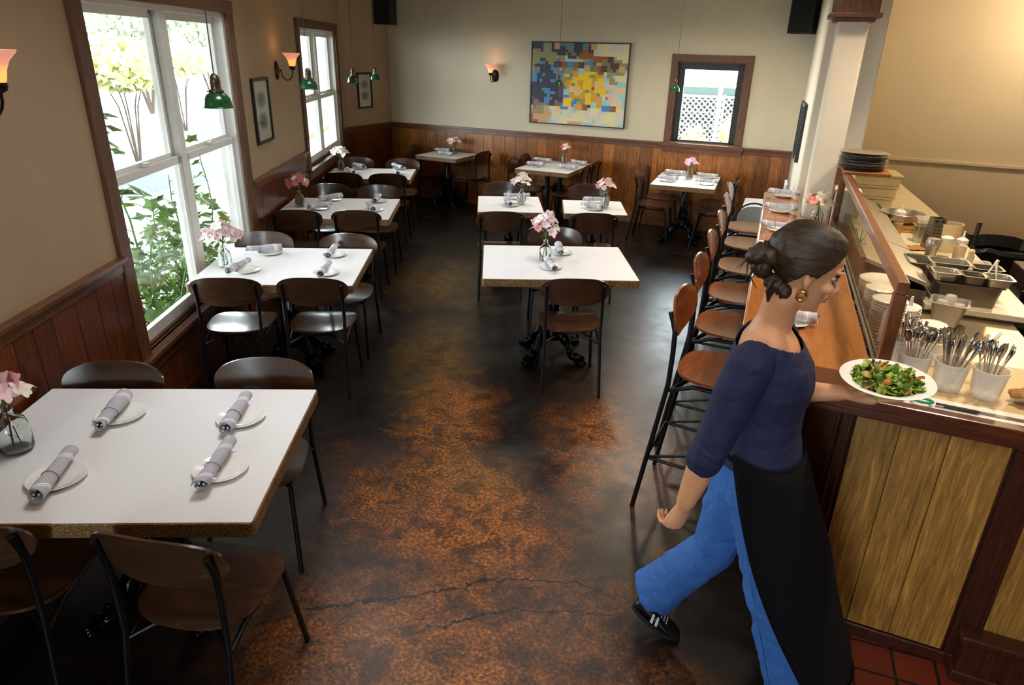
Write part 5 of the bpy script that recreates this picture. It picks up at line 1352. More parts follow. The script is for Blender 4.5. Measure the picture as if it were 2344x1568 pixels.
# paper, cloths, boards on the prep counter
rnd = random.Random(3)
for k, (x, y, w, d, a, lb) in enumerate(((1.22, 6.42, 0.34, 0.30, 0.1, 'lowest brown cutting board under the mixing bowl'), (1.20, 6.44, 0.32, 0.27, -0.08, 'upper brown cutting board directly under the mixing bowl'))):
    o = tag(obj('cutting_board', G().prism(rounded(w, d, 0.02), 0, 0.012), 'kraft_paper', bevel=0.003), lb, 'cutting board'); o.location = (x, y, 0.901+0.0125*k); o.rotation_euler = (0, 0, a)
for k, (x, y, w, d, a, lb) in enumerate(((1.12, 5.72, 0.16, 0.14, 0.3, 'crumpled sheet of brown paper on the prep board near the grater'), (1.11, 5.48, 0.15, 0.12, -0.2, 'folded sheet of brown paper before the shaker'), (1.09, 5.20, 0.17, 0.20, 0.15, 'pale cloth spread on the prep board beside the lids'))):
    g = G(); n = 8; vs = [((i/n-0.5)*w, (j/n-0.5)*d, 0.010+0.009*noise.noise(Vector((i*0.9+k*9, j*0.8, k)))) for j in range(n+1) for i in range(n+1)]
    g.add(vs, [(j*(n+1)+i, j*(n+1)+i+1, (j+1)*(n+1)+i+1, (j+1)*(n+1)+i) for j in range(n) for i in range(n)])
    o = obj('wrapping_sheet', g, 'kraft_paper' if k < 2 else 'cream_box', smooth=True); m_ = o.modifiers.new('s', 'SOLIDIFY'); m_.thickness = 0.002
    tag(o, lb, 'paper' if k < 2 else 'cloth'); o.location = (x, y, 0.901); o.rotation_euler = (0, 0, a)
# dough trays
for k in range(3):
    g = G(); g.prism(rounded(0.44, 0.40, 0.03), 0.0, 0.085); g.prism(rounded(0.47, 0.43, 0.03), 0.085, 0.10)
    o = tag(obj('dough_tray', g, 'cream_box', bevel=0.004), ['bottom cream dough tray in the stack at the far counter end', 'middle cream dough tray in the stack at the far counter end', 'topmost cream dough tray in the stack below the metal platters'][k], 'tray', 'stacked cream dough trays'); o.location = (0.93+0.01*k, 7.45+0.005*k, 0.902+0.102*k); o.rotation_euler = (0, 0, 0.03*k)
# bins with liner, right of the prep table
t = thing('rubbish_bin', 'black lined rubbish bin behind the prep counter', 'bin', (1.95, 6.55, 0))
obj('body', G().prism(rounded(0.62, 0.52, 0.05), 0, 0.72), 'dark_iron', t, bevel=0.01)
g = G(); n = 60
for k in range(n):
    a = 2*PI*k/n; a2 = 2*PI*(k+1)/n
    def rp(a, r, z_): return (0.34*r*sq(a, 0.5)*(1+0.02*math.sin(a*13)), 0.29*r*sq(a-PI/2, 0.5)*(1+0.02*math.sin(a*11)), z_+0.012*math.sin(a*9))
    for (ra, za), (rb, zb) in zip(((0.88, 0.74), (0.98, 0.83), (1.03, 0.80), (1.02, 0.70)), ((0.98, 0.83), (1.03, 0.80), (1.02, 0.70), (1.01, 0.66))): g.add([rp(a, ra, za), rp(a2, ra, za), rp(a2, rb, zb), rp(a, rb, zb)], [(0, 1, 2, 3)])
obj('liner', g, 'bin_liner', t)
t = thing('rubbish_bin', 'second black lined bin nearer the kitchen wall side', 'bin', (2.62, 6.6, 0))
obj('body', G().prism(rounded(0.62, 0.60, 0.05), 0, 0.82), 'dark_iron', t, bevel=0.01)
obj('liner', G().prism(rounded(0.65, 0.63, 0.05), 0.80, 0.83).ellipsoid((0, 0, 0.80), 0.28, 0.27, 0.09, 24, 12, bump_=0.6, seed=3), 'bin_liner', t, smooth=True)
t = thing('storage_rack', 'dark wire rack of crates beyond the prep counter', 'rack', (2.0, 5.55, 0))
for k in range(4): obj('shelf', G().box(-0.28, 0.5, -0.32, 0.35, 0.15+0.19*k, 0.165+0.19*k), 'dark_iron', t)
for sx in (-0.27, 0.49):
    for sy in (-0.31, 0.34): obj('post', G().box(sx-0.012, sx+0.012, sy-0.012, sy+0.012, 0, 0.80), 'dark_iron', t)
for k in range(4):
    o = tag(obj('crate', G().prism(rounded(0.62, 0.52, 0.02), 0.0, 0.13), 'bin_maroon', bevel=0.006), ['dark crate on the lowest rack shelf', 'dark crate on the second rack shelf', 'dark crate on the third rack shelf', 'dark crate on the top rack shelf'][k], 'crate'); o.location = (2.1, 5.56, 0.167+0.19*k)
o = tag(obj('cardboard_box', G().box(-0.15, 0.15, -0.2, 0.2, 0, 0.16).box(-0.151, 0.151, -0.02, 0.02, 0.02, 0.161), 'kraft_paper', bevel=0.003), 'brown cardboard box on the bin at the far kitchen side', 'box'); o.location = (2.62, 6.95, 0.852)

# shelf and metal platters at the column
t = thing('platter_shelf', 'small wooden bracket shelf on the column above the glass screen', 'shelf', (0.50, 5.36, 1.455))
obj('shelf_board', G().prism([(0.0, -0.02), (0.0, 0.34), (0.30, 0.34), (0.30, -0.02)], 0.0, 0.022), 'shelf_wood', t, bevel=0.005)
obj('bracket', G().tube([(0.04, 0.05, 0.0), (0.10, 0.02, -0.08)], 0.012, 8), 'shelf_wood', t, smooth=True)
obj('bracket', G().box(-0.02, 0.02, 0.28, 0.33, -0.12, 0.0), 'shelf_wood', t, bevel=0.003)
pp = lathe_thing('metal_platter', 'p', 'platter', (0, 0, 0), [(0.0, 0.0), (0.12, 0.0), (0.135, 0.006), (0.158, 0.009), (0.160, 0.011), (0.157, 0.012), (0.133, 0.009), (0.118, 0.003), (0.0, 0.003)], 'steel', 44)
PP = Proto(pp)
rnd = random.Random(8)
for k in range(12): PP.place((0.625+rnd.uniform(-0.010, 0.010), 5.52+rnd.uniform(-0.010, 0.010), 1.479+0.0096*k), rnd.uniform(0, 6), 'round dull metal platter in the stack on the column shelf', 'stacked metal platters', rot=(rnd.uniform(-0.012, 0.012), rnd.uniform(-0.012, 0.012), 0))
# bowls and plates stacked behind the screen
bp_ = Proto(lathe_thing('dinner_bowl', 'b', 'bowl', (0, 0, 0), [(0.0, 0.0), (0.035, 0.0), (0.037, 0.006), (0.058, 0.020), (0.077, 0.034), (0.080, 0.038), (0.077, 0.039), (0.055, 0.024), (0.034, 0.008), (0.0, 0.007)], 'porcelain', 36))
dp_ = Proto(lathe_thing('dinner_plate', 'd', 'plate', (0, 0, 0), [(0.0, 0.0), (0.065, 0.0), (0.070, 0.005), (0.105, 0.016), (0.118, 0.020), (0.120, 0.022), (0.116, 0.0235), (0.100, 0.019), (0.066, 0.008), (0.0, 0.006)], 'porcelain', 40))
def stack(P, x, y, z, n, step, lb, gr, s=1.0, lean=0.0):
    rnd = random.Random(int(x*1000))
    for k in range(n): P.place((x+rnd.uniform(-0.002, 0.002)+lean*k*step, y+rnd.uniform(-0.002, 0.002), z+step*k), rnd.uniform(0, 6), lb, gr, scale=s)
stack(dp_, 0.685, 4.02, 0.852, 15, 0.0165, 'white dinner plate in the widest stack behind the glass screen', 'widest stack of white plates')
stack(bp_, 0.645, 3.76, 0.852, 16, 0.0160, 'white bowl in the middle stack behind the glass screen', 'middle stack of white bowls')
stack(bp_, 0.66, 3.58, 0.852, 16, 0.0160, 'white bowl in the stack closest to the screen post', 'stack of white bowls by the screen post')
stack(bp_, 0.80, 3.93, 0.852, 8, 0.0160, 'white bowl in the low stack showing past the screen post', 'low stack of white bowls past the screen post', 1.0)
# bottle and glass behind the near end of the screen
lathe_thing('glass_bottle', 'clear long-necked bottle behind the near end of the screen', 'bottle', (0.60, 3.14, 1.068), [(0.0, 0.0), (0.034, 0.0), (0.036, 0.01), (0.036, 0.13), (0.015, 0.18), (0.013, 0.22), (0.010, 0.22), (0.012, 0.18), (0.032, 0.13), (0.032, 0.012), (0.0, 0.008)], 'clear_tub', 24)
lathe_thing('drinking_glass', 'upturned drinking glass behind the screen beside the bottle', 'glass', (0.595, 2.98, 1.068), [(0.0, 0.0), (0.028, 0.0), (0.034, 0.11), (0.031, 0.11), (0.026, 0.008), (0.0, 0.006)], 'clear_tub', 24)

# ------------------------------------------------------------------ cutlery tubs
def utensil(kind):
    g = G()
    if kind == 'spoon': g.tube([(0, 0, -0.09), (0, 0, 0.02), (0, 0.004, 0.05)], [0.0028, 0.0022, 0.0035], 6); g.ellipsoid((0, 0.004, 0.072), 0.0185, 0.005, 0.028, 12, 7)
    elif kind == 'fork':
        g.tube([(0, 0, -0.09), (0, 0, 0.03)], 0.0028, 6); g.box(-0.010, 0.010, -0.001, 0.002, 0.03, 0.05)
        for k in range(4): g.box(-0.010+0.006*k, -0.0075+0.006*k, -0.001, 0.001, 0.05, 0.09)
    elif kind == 'knife': g.tube([(0, 0, -0.10), (0, 0, 0.0)], 0.003, 6); g.tube([(0, 0, 0.0), (0, 0, 0.06), (0, 0, 0.10), (0, 0, 0.108)], [0.006, 0.0095, 0.0095, 0.003], 10, squash=((0, 1, 0), 0.35))
    else: g.tube([(0, 0, -0.10), (0, 0, 0.02), (0, 0, 0.06), (0, 0, 0.082), (0, 0, 0.088)], [0.003, 0.0028, 0.0065, 0.0085, 0.004], 10, squash=((0, 1, 0), 0.4))
    return tag(obj('table_'+kind if kind != 'handle' else 'upturned_fork', g, 'cutlery_steel', smooth=True, angle=50), kind, 'cutlery')
UT = {k: Proto(utensil(k)) for k in ('spoon', 'fork', 'knife', 'handle')}
def cutlery_tub(x, y, label, mats, n, seed, desc, r=0.058, h=0.110):
    lathe_thing('cutlery_tub', label, 'tub', (x, y, 1.068), [(0.0, 0.0), (r*0.80, 0.0), (r*0.82, 0.003), (r, h-0.012), (r*1.05, h-0.010), (r*1.05, h), (r*0.98, h), (r*0.79, 0.005), (0.0, 0.004)], 'clear_tub', 36, 'translucent tubs of cutlery on the work ledge')
    rnd = random.Random(seed)
    for k in range(n):
        a = 2.4*k + rnd.uniform(-0.2, 0.2); q = math.sqrt((k+0.5)/n)*0.78
        kd_ = mats[k % len(mats)]
        tilt = q*0.36
        px, py = x + r*q*0.62*math.cos(a), y + r*q*0.62*math.sin(a)
        M_ = Matrix.Rotation(a, 3, 'Z') @ Matrix.Rotation(tilt, 3, 'Y') @ Matrix.Rotation(rnd.uniform(0, 6.28), 3, 'Z')
        UT[kd_].place((px + 0.1*math.sin(tilt)*math.cos(a)*0.6, py + 0.1*math.sin(tilt)*math.sin(a)*0.6, 1.068+0.110+rnd.uniform(-0.008, 0.018)), 0, 'steel %s %s' % ({'spoon': 'spoon', 'fork': 'fork', 'knife': 'butter knife', 'handle': 'fork with its handle up'}[kd_], desc), 'cutlery '+desc, rot=M_.to_euler())
cutlery_tub(0.640, 2.76, 'translucent tub crammed with upright spoons, nearest the screen post', ['spoon', 'handle', 'spoon'], 15, 2, 'in the tub nearest the screen post')
cutlery_tub(0.758, 2.73, 'translucent tub packed with knives in the middle of the row', ['knife', 'handle', 'knife', 'handle'], 15, 3, 'in the middle tub')
cutlery_tub(0.878, 2.71, 'translucent tub of spoons next to the folded cloth', ['spoon', 'handle', 'handle'], 13, 4, 'in the tub next to the folded cloth')
cutlery_tub(0.620, 2.90, 'translucent tub of fork handles half hidden by the screen post', ['handle'], 16, 5, 'in the tub half hidden by the screen post', 0.05, 0.11)
for k in range(3):
    UT['fork'].place((0.835+0.030*k, 2.845+0.012*k, 1.068+0.115), 0, 'thin long fork standing behind the knife tub', 'thin forks behind the knife tub', rot=(0.3-0.08*k, 0.4-0.1*k, 0.5))
o = tag(obj('matchbox', G().box(-0.028, 0.028, -0.018, 0.018, 0, 0.014), 'cream_box', bevel=0.001), 'small pale card box lying behind the spoon tub', 'box'); o.location = (0.935, 2.88, 1.067); o.rotation_euler = (0, 0, -0.15)
t = thing('kitchen_shears', 'black kitchen shears with green finger loops on the rail', 'scissors', (0.672, 2.545, 1.076), -0.09)
obj('blade', G().box(0.02, 0.155, -0.006, 0.004, 0.0, 0.006).box(0.02, 0.15, 0.003, 0.011, 0.0, 0.004), 'black_plastic', t, bevel=0.002)
g = G()
for k in range(20):
    a, a2 = 2*PI*k/20, 2*PI*(k+1)/20
    g.tube([(-0.022+0.032*math.cos(a), 0.018*math.sin(a), 0.006), (-0.022+0.032*math.cos(a2), 0.018*math.sin(a2), 0.006)], 0.0052, 6)
obj('finger_loop', g, 'green_rubber', t, smooth=True)
g = G()
for k in range(9):
    a = k*0.7; g.tube([(0.05*math.cos(a)-0.02, 0.045*math.sin(a), 0.012+0.006*k*0.8), (0.02*math.cos(a+1), 0.05*math.sin(a+1), 0.022+0.007*k), (0.06*math.cos(a+2.2), 0.03*math.sin(a+2.2), 0.014+0.006*k)], [0.010, 0.014, 0.010], 8)
o = tag(obj('folded_cloth', g, 'kraft_paper', smooth=True), 'rumpled brown cloth at the frame edge of the work ledge', 'cloth'); o.location = (1.02, 2.70, 1.067)

# things beyond the far end of the bar
t = thing('wire_back_chair', 'black wire-backed chair with a grey pad beyond the last stool', 'chair', (-0.10, 7.35, 0), 0.2)
g = G(); pts = [(0.21*math.cos(a), -0.20, 0.62+0.24*math.sin(a)) for a in [PI*k/14 for k in range(15)]]
g.tube(pts, 0.009, 8)
obj('back_frame', g, 'chair_steel', t, smooth=True)
obj('back_pad', G().shell(lambda a, k: (0.15*sq(a, 0.7)*k, 0.17*sq(a-PI/2, 0.7)*k), lambda a, b, s: (a, -0.20-s+0.015*(a/0.15)**2, 0.66+b), 0.018, 4, 28), 'grey_pad', t, smooth=True)
obj('seat', G().prism(rounded(0.42, 0.40, 0.08), 0.43, 0.46), 'grey_pad', t, bevel=0.01)
for sx in (-1, 1):
    for sy in (-1, 1): obj('leg', G().tube([(sx*0.20, sy*0.19, 0), (sx*0.19, sy*0.18, 0.45)] + ([(sx*0.21, -0.20, 0.62)] if sy < 0 else []), 0.009, 8), 'chair_steel', t, smooth=True)
t = thing('draped_table', 'low table with a pale blue-white cloth hanging beyond the bar end', 'table', (0.02, 8.25, 0), -0.03)
obj('table_top', G().prism(rounded(0.42, 0.62, 0.02), 0.62, 0.65), 'shelf_wood', t)
for sx in (-0.18, 0.18):
    for sy in (-0.28, 0.28): obj('leg', G().box(sx-0.015, sx+0.015, sy-0.015, sy+0.015, 0, 0.62), 'chair_steel', t)
g = G(); vs = []; n = 24
for i, (k, z_) in enumerate(((1.01, 0.655), (1.03, 0.64), (1.08, 0.45), (1.16, 0.25))):
    for x, y in rounded(0.42, 0.62, 0.03): vs.append((x*k*(1+0.02*math.sin(y*40)*i), y*k*(1+0.015*math.sin(x*40)*i), z_))
m = len(rounded(0.42, 0.62, 0.03)); g.add(vs, [(i*m+j, i*m+(j+1) % m, (i+1)*m+(j+1) % m, (i+1)*m+j) for i in range(3) for j in range(m)] + [tuple(range(m))])
tag(obj('table_drape', g, 'linen_white', smooth=True, angle=50), 'pale blue-white cloth draped over the low table past the bar', 'cloth').location = (0.02, 8.25, 0)
t = thing('menu_board', 'pale upright folding board with a wooden foot against the wall end', 'board', (0.20, 7.6, 0), 0)
obj('board', G().box(-0.012, 0.012, -0.16, 0.16, 0.64, 1.02), 'linen_white', t, bevel=0.003)
obj('foot', G().box(-0.03, 0.03, -0.17, 0.17, 0.57, 0.64).box(-0.02, 0.02, -0.02, 0.02, 0.0, 0.57).box(-0.07, 0.07, -0.12, 0.12, 0.0, 0.02), 'shelf_wood', t, bevel=0.004)

# ------------------------------------------------------------------ the waitress
def remeshed(name, g, mat, parent, voxel, smooth_it=6, fac=0.5, keep=None, subs=None):
    """Union of overlapping shapes as one continuous surface."""
    me = bpy.data.meshes.new(name); me.from_pydata(g.v, [], g.f)
    bm = bmesh.new(); bm.from_mesh(me); bmesh.ops.remove_doubles(bm, verts=bm.verts, dist=1e-6); bmesh.ops.recalc_face_normals(bm, faces=bm.faces); bm.to_mesh(me); bm.free()
    o = bpy.data.objects.new(name, me); COL.objects.link(o)
    r = o.modifiers.new('r', 'REMESH'); r.mode = 'VOXEL'; r.voxel_size = voxel
    s = o.modifiers.new('s', 'SMOOTH'); s.iterations = smooth_it; s.factor = fac
    dg = bpy.context.evaluated_depsgraph_get(); dg.update()
    new = bpy.data.meshes.new_from_object(o.evaluated_get(dg))
    bpy.data.objects.remove(o); bpy.data.meshes.remove(me)
    if keep:
        bm = bmesh.new(); bm.from_mesh(new)
        dead = [v for v in bm.verts if not keep(v.co)]
        bmesh.ops.delete(bm, geom=dead, context='VERTS'); bm.to_mesh(new); bm.free()
    new.name = name; new.materials.clear(); new.materials.append(MAT[mat])
    for p in new.polygons: p.use_smooth = True
    o = bpy.data.objects.new(name, new); COL.objects.link(o)
    if parent is not None: o.parent = parent
    return o
def limb(g, pts, rs, n=16, squash=None):
    g.tube(pts, rs, n, True, squash)
    for p, r in zip(pts, rs): g.ellipsoid(p, r*0.98, r*0.98, r*0.98, 12, 8)
def loft(g, secs, n=28, e=1.0):
    """secs: (centre, half x, half y) horizontal rings."""
    vs = []
    for c, rx, ry in secs:
        for j in range(n): a = 2*PI*j/n; vs.append((c[0]+rx*sq(a, e), c[1]+ry*sq(a-PI/2, e), c[2]))
    m = len(secs)
    return g.add(vs, [(i*n+j, i*n+(j+1) % n, (i+1)*n+(j+1) % n, (i+1)*n+j) for i in range(m-1) for j in range(n)] + [tuple(range(n))[::-1], tuple(range((m-1)*n, m*n))])
PX, PY = 0.0, 0.0
person = thing('person', 'dark-haired person in a navy top, black apron and jeans walking with a plate of salad', 'person')
# head
HC = Vector((0.152, 2.085, 1.640))
HR = Matrix.Rotation(0.16, 3, 'Z') @ Matrix.Rotation(0.30, 3, 'Y') @ Matrix.Rotation(0.0, 3, 'X')
HSEC = [(-0.122, 0.052, 0.030, 0.014), (-0.112, 0.076, 0.006, 0.030), (-0.095, 0.081, -0.004, 0.041), (-0.072, 0.081, -0.030, 0.051), (-0.045, 0.082, -0.062, 0.060), (-0.020, 0.083, -0.084, 0.067), (0.0, 0.080, -0.095, 0.071),
        (0.022, 0.087, -0.101, 0.074), (0.050, 0.087, -0.104, 0.0755), (0.078, 0.074, -0.098, 0.070), (0.100, 0.050, -0.078, 0.054), (0.113, 0.022, -0.050, 0.032), (0.118, -0.008, -0.020, 0.010)]
def head_ring(f, b, w, z, n=28, grow=0.0):
    out = []
    for j in range(n):
        a = 2*PI*j/n; cx = (f+b)/2; rx = (f-b)/2+grow
        y = sq(a-PI/2, 0.92)*(w+grow); x = cx + rx*sq(a, 0.92)
        if x > cx: y *= 1-0.22*((x-cx)/rx)**2
        out.append(Vector((x, y, z)))
    return out
def head_mesh(g, grow=0.0, zs=HSEC):
    n = 28; vs = []
    for z, f, b, w in zs: vs += [HC + HR @ p for p in head_ring(f, b, w, z*(1+grow*7) if z > 0 else z, n, grow)]
    m = len(zs)
    g.add(vs, [(i*n+j, i*n+(j+1) % n, (i+1)*n+(j+1) % n, (i+1)*n+j) for i in range(m-1) for j in range(n)] + [tuple(range(n))[::-1], tuple(range((m-1)*n, m*n))])
def hp(x, y, z): return HC + HR @ Vector((x, y, z))
body = G(); head_mesh(body)
nose = [hp(0.080, 0, 0.018), hp(0.094, 0, -0.004), hp(0.105, 0, -0.026), hp(0.107, 0, -0.034)]
limb(body, nose, [0.008, 0.009, 0.011, 0.0115], 12)
for s in (-1, 1):
    body.ellipsoid(hp(0.096, s*0.0105, -0.038), 0.009, 0.007, 0.007)
    body.ellipsoid(hp(0.077, s*0.032, 0.026), 0.015, 0.022, 0.007, rot=HR)
    body.ellipsoid(hp(0.066, s*0.040, -0.028), 0.020, 0.020, 0.018, rot=HR)
    body.ellipsoid(hp(-0.004, s*0.074, -0.016), 0.014, 0.007, 0.028, rot=HR @ Matrix.Rotation(-0.15, 3, 'Y'))
    body.ellipsoid(hp(0.002, s*0.073, -0.038), 0.008, 0.006, 0.010, rot=HR)
body.ellipsoid(hp(0.086, 0, -0.062), 0.009, 0.021, 0.0065, rot=HR); body.ellipsoid(hp(0.083, 0, -0.074), 0.009, 0.018, 0.007, rot=HR)
body.ellipsoid(hp(0.076, 0, -0.104), 0.013, 0.017, 0.014, rot=HR)
# neck, shoulders, torso
limb(body, [hp(0.0, 0, -0.06), hp(-0.022, 0, -0.105), (0.095, 2.10, 1.475), (0.08, 2.11, 1.41)], [0.054, 0.052, 0.054, 0.062], 18)
loft(body, [((0.12, 2.11, 0.92), 0.115, 0.165), ((0.12, 2.11, 1.02), 0.10, 0.140), ((0.115, 2.11, 1.12), 0.095, 0.130), ((0.11, 2.115, 1.24), 0.110, 0.150), ((0.10, 2.12, 1.33), 0.108, 0.165), ((0.09, 2.12, 1.39), 0.085, 0.150), ((0.085, 2.12, 1.43), 0.058, 0.105), ((0.085, 2.115, 1.455), 0.045, 0.06)])
SN, EN, WN = Vector((0.045, 1.955, 1.365)), Vector((-0.030, 1.925, 1.085)), Vector((-0.080, 1.925, 0.860))
SF, EF, WF = Vector((0.115, 2.275, 1.355)), Vector((0.155, 2.325, 1.130)), Vector((0.345, 2.262, 1.185))
limb(body, [SN, SN.lerp(EN, 0.35), EN], [0.056, 0.050, 0.040]); limb(body, [EN, EN.lerp(WN, 0.3), EN.lerp(WN, 0.75), WN], [0.044, 0.047, 0.037, 0.030])
limb(body, [SF, SF.lerp(EF, 0.35), EF], [0.055, 0.049, 0.040]); limb(body, [EF, EF.lerp(WF, 0.3), EF.lerp(WF, 0.75), WF], [0.039, 0.040, 0.031, 0.026])
# legs
HN, KN, AN = Vector((0.135, 2.035, 0.90)), Vector((0.245, 2.005, 0.50)), Vector((0.385, 1.985, 0.115))
HF, KF, AF = Vector((0.10, 2.19, 0.90)), Vector((0.035, 2.20, 0.50)), Vector((-0.185, 2.215, 0.175))
for h_, k_, a_ in ((HN, KN, AN), (HF, KF, AF)):
    limb(body, [h_, h_.lerp(k_, 0.5), k_], [0.088, 0.075, 0.056]); limb(body, [k_, k_.lerp(a_, 0.35), k_.lerp(a_, 0.8), a_], [0.054, 0.055, 0.036, 0.034])
# near hand: loosely closed, fingers curling back
def hand(g, wrist, d, back, side, fingers, thumb):
    """d: along the palm, back: out of the back of the hand, side: towards the thumb."""
    d, back, side = d.normalized(), back.normalized(), side.normalized()
    g.tube([wrist - d*0.01, wrist + d*0.03, wrist + d*0.065, wrist + d*0.090], [0.027, 0.036, 0.041, 0.038], 14, True, (tuple(back), 0.52))
    g.ellipsoid(wrist + d*0.04 + side*0.022 - back*0.006, 0.020, 0.020, 0.020, 10, 7)
    for k, (L, curls) in enumerate(fingers):
        off = side*(0.029 - 0.0192*k); p = wrist + d*(0.080 - 0.004*abs(k-1.2)) + off; q = d.copy(); pts = [p - d*0.02, p]; tot = 0
        for i, c in enumerate(curls):
            tot += c; v = d*math.cos(tot) - back*math.sin(tot) + side*(0.04*(1.5-k)); p = p + v.normalized()*L*(0.44, 0.31, 0.25)[i]; pts.append(p)
        limb(g, pts, [0.0100, 0.0096, 0.0088, 0.0082, 0.0070] if k < 3 else [0.0090, 0.0085, 0.0078, 0.0072, 0.0062], 10)
    pts = [wrist + d*0.015 + side*0.018]; v0 = pts[0]
    for (a_, b_, c_) in thumb: v0 = v0 + d*a_ + side*b_ + back*c_; pts.append(v0)
    limb(g, pts, [0.014, 0.0130, 0.0110, 0.0088], 10)
hand(body, WN + Vector((-0.004, 0, -0.015)), Vector((-0.30, 0.0, -0.95)), Vector((0.55, -0.80, -0.15)), Vector((0.80, 0.55, -0.2)),
     [(0.086, (0.60, 1.05, 0.6)), (0.093, (0.65, 1.1, 0.6)), (0.087, (0.72, 1.1, 0.65)), (0.072, (0.8, 1.1, 0.7))], [(0.028, 0.014, -0.010), (0.026, -0.002, -0.018), (0.018, -0.012, -0.012)])
PC = Vector((0.465, 2.265, 1.222))        # plate centre
hand(body, WF + Vector((0.010, 0, 0.002)), Vector((0.97, -0.05, 0.06)), Vector((-0.02, 0.12, -1.0)), Vector((0.15, -0.95, 0.15)),
     [(0.076, (0.10, 0.05, 0.0)), (0.084, (0.05, 0.05, 0.0)), (0.080, (0.02, 0.08, 0.0)), (0.066, (0.0, 0.1, 0.0))], [(0.020, 0.022, -0.022), (0.026, 0.006, -0.022), (0.024, -0.006, 0.000)])
body_o = remeshed('body', body, 'skin', person, 0.0046, 5, 0.45)
# face details
for s in (-1, 1):
    e = obj('eye', G().ellipsoid(hp(0.0705, s*0.0295, 0.004), 0.0110, 0.0110, 0.0052, rot=HR), 'eye_white', person, smooth=True)
    obj('iris', G().ellipsoid(hp(0.0808, s*0.031, 0.0025), 0.0022, 0.0058, 0.0052, rot=HR), 'iris', e, smooth=True)
    g = G(); g.tube([hp(0.080, s*0.015, 0.009), hp(0.084, s*0.030, 0.014), hp(0.074, s*0.045, 0.008)], [0.0022, 0.0028, 0.0018], 6); obj('eyelashes', g, 'hair', person, smooth=True)
    g = G(); g.tube([hp(0.090, s*0.012, 0.030), hp(0.088, s*0.028, 0.036), hp(0.075, s*0.046, 0.031)], [0.0030, 0.0034, 0.0018], 8); obj('eyebrow', g, 'hair', person, smooth=True)
g = G(); g.ellipsoid(hp(0.0905, 0, -0.0620), 0.0065, 0.0195, 0.0045, rot=HR); g.ellipsoid(hp(0.0875, 0, -0.0725), 0.0068, 0.0170, 0.0050, rot=HR); obj('lips', g, 'lip', person, smooth=True)
g = G(); c0 = hp(0.0, -0.082, -0.066)
for k in range(20):
    a, a2 = 2*PI*k/20, 2*PI*(k+1)/20
    g.tube([c0+Vector((0.013*math.cos(a), 0.002, 0.013*math.sin(a))), c0+Vector((0.013*math.cos(a2), 0.002, 0.013*math.sin(a2)))], 0.0034, 6)
obj('hoop_earring', g, 'gold', person, smooth=True)
# hair: cap over the skull with a low bun
hair = G(); head_mesh(hair, 0.011, [z for z in HSEC if z[0] > -0.08])
hair.ellipsoid(hp(-0.055, 0, 0.035), 0.075, 0.078, 0.080, bump_=0.10, seed=2, rot=HR)
HI = HR.transposed()
def hair_keep(co):
    p = HI @ (co - HC)
    line = 0.062 - 0.55*max(0, 0.075-p.z)*(1.0 if p.z > 0.0 else 1.0) - 0.10*max(0, 0.0-p.z)
    if p.z < -0.005: line = min(line, -0.020 - 0.9*max(0, -p.z-0.01)*0.6)
    return p.x < line and p.z > -0.078 - 0.25*(p.x+0.05)
ho = remeshed('hair', hair, 'hair', person, 0.005, 3, 0.5, hair_keep)
m_ = ho.modifiers.new('s', 'SOLIDIFY'); m_.thickness = 0.004; m_.offset = 1
bun = G(); rnd = random.Random(6)
bc = hp(-0.125, -0.004, -0.018)
for k in range(11):
    a = k*2.2; c = bc + Vector((0.018*math.cos(a), 0.026*math.sin(a*1.3), 0.024*math.sin(a)))
    bun.ellipsoid(c, 0.034, 0.028, 0.024, bump_=0.3, seed=k, rot=Matrix.Rotation(a, 3, 'Y') @ Matrix.Rotation(a*0.7, 3, 'Z'))
for k in range(26):
    a = rnd.uniform(0, 6.28); st = bc + Vector((rnd.uniform(-0.02, 0.03), rnd.uniform(-0.03, 0.02), rnd.uniform(-0.02, 0.02)))
    bun.tube([st, st+Vector((0.03*math.cos(a), -0.012, 0.03*math.sin(a)-0.01)), st+Vector((0.055*math.cos(a+0.6), -0.014, 0.045*math.sin(a+0.6)-0.03))], [0.004, 0.003, 0.001], 6)
for k in range(4):
    bun.ellipsoid(hp(-0.078+0.014*k, -0.030-0.004*k, -0.066-0.004*k), 0.026-0.002*k, 0.022, 0.024-0.001*k, bump_=0.35, seed=20+k)
obj('hair_bun', bun, 'hair', person, smooth=True, angle=80)
wisps = G()
for k in range(14):
    st = hp(-0.085+0.004*k, -0.055+0.004*k, -0.055); wisps.tube([st, st+Vector((-0.012, -0.004, -0.035)), st+Vector((-0.005-0.002*k, 0.004, -0.07))], [0.0055, 0.004, 0.001], 6)
for k in range(40):
    a = -1.25+2.5*k/39; r0 = Vector((0.055-0.012*abs(a)*2, 0.085*math.sin(a), 0.100*math.cos(a)+0.010))
    pts = [hp(r0.x - 0.155*q, r0.y*(1-0.75*q**2), r0.z*(1-0.2*q*q)+0.020*math.sin(q*PI) - 0.045*q*q*(1 if abs(a) < 1 else 0.4)) for q in (0.05, 0.3, 0.6, 0.85)]
    wisps.tube(pts, [0.003, 0.0045, 0.0045, 0.003], 6)
obj('hair_strands', wisps, 'hair', person, smooth=True)
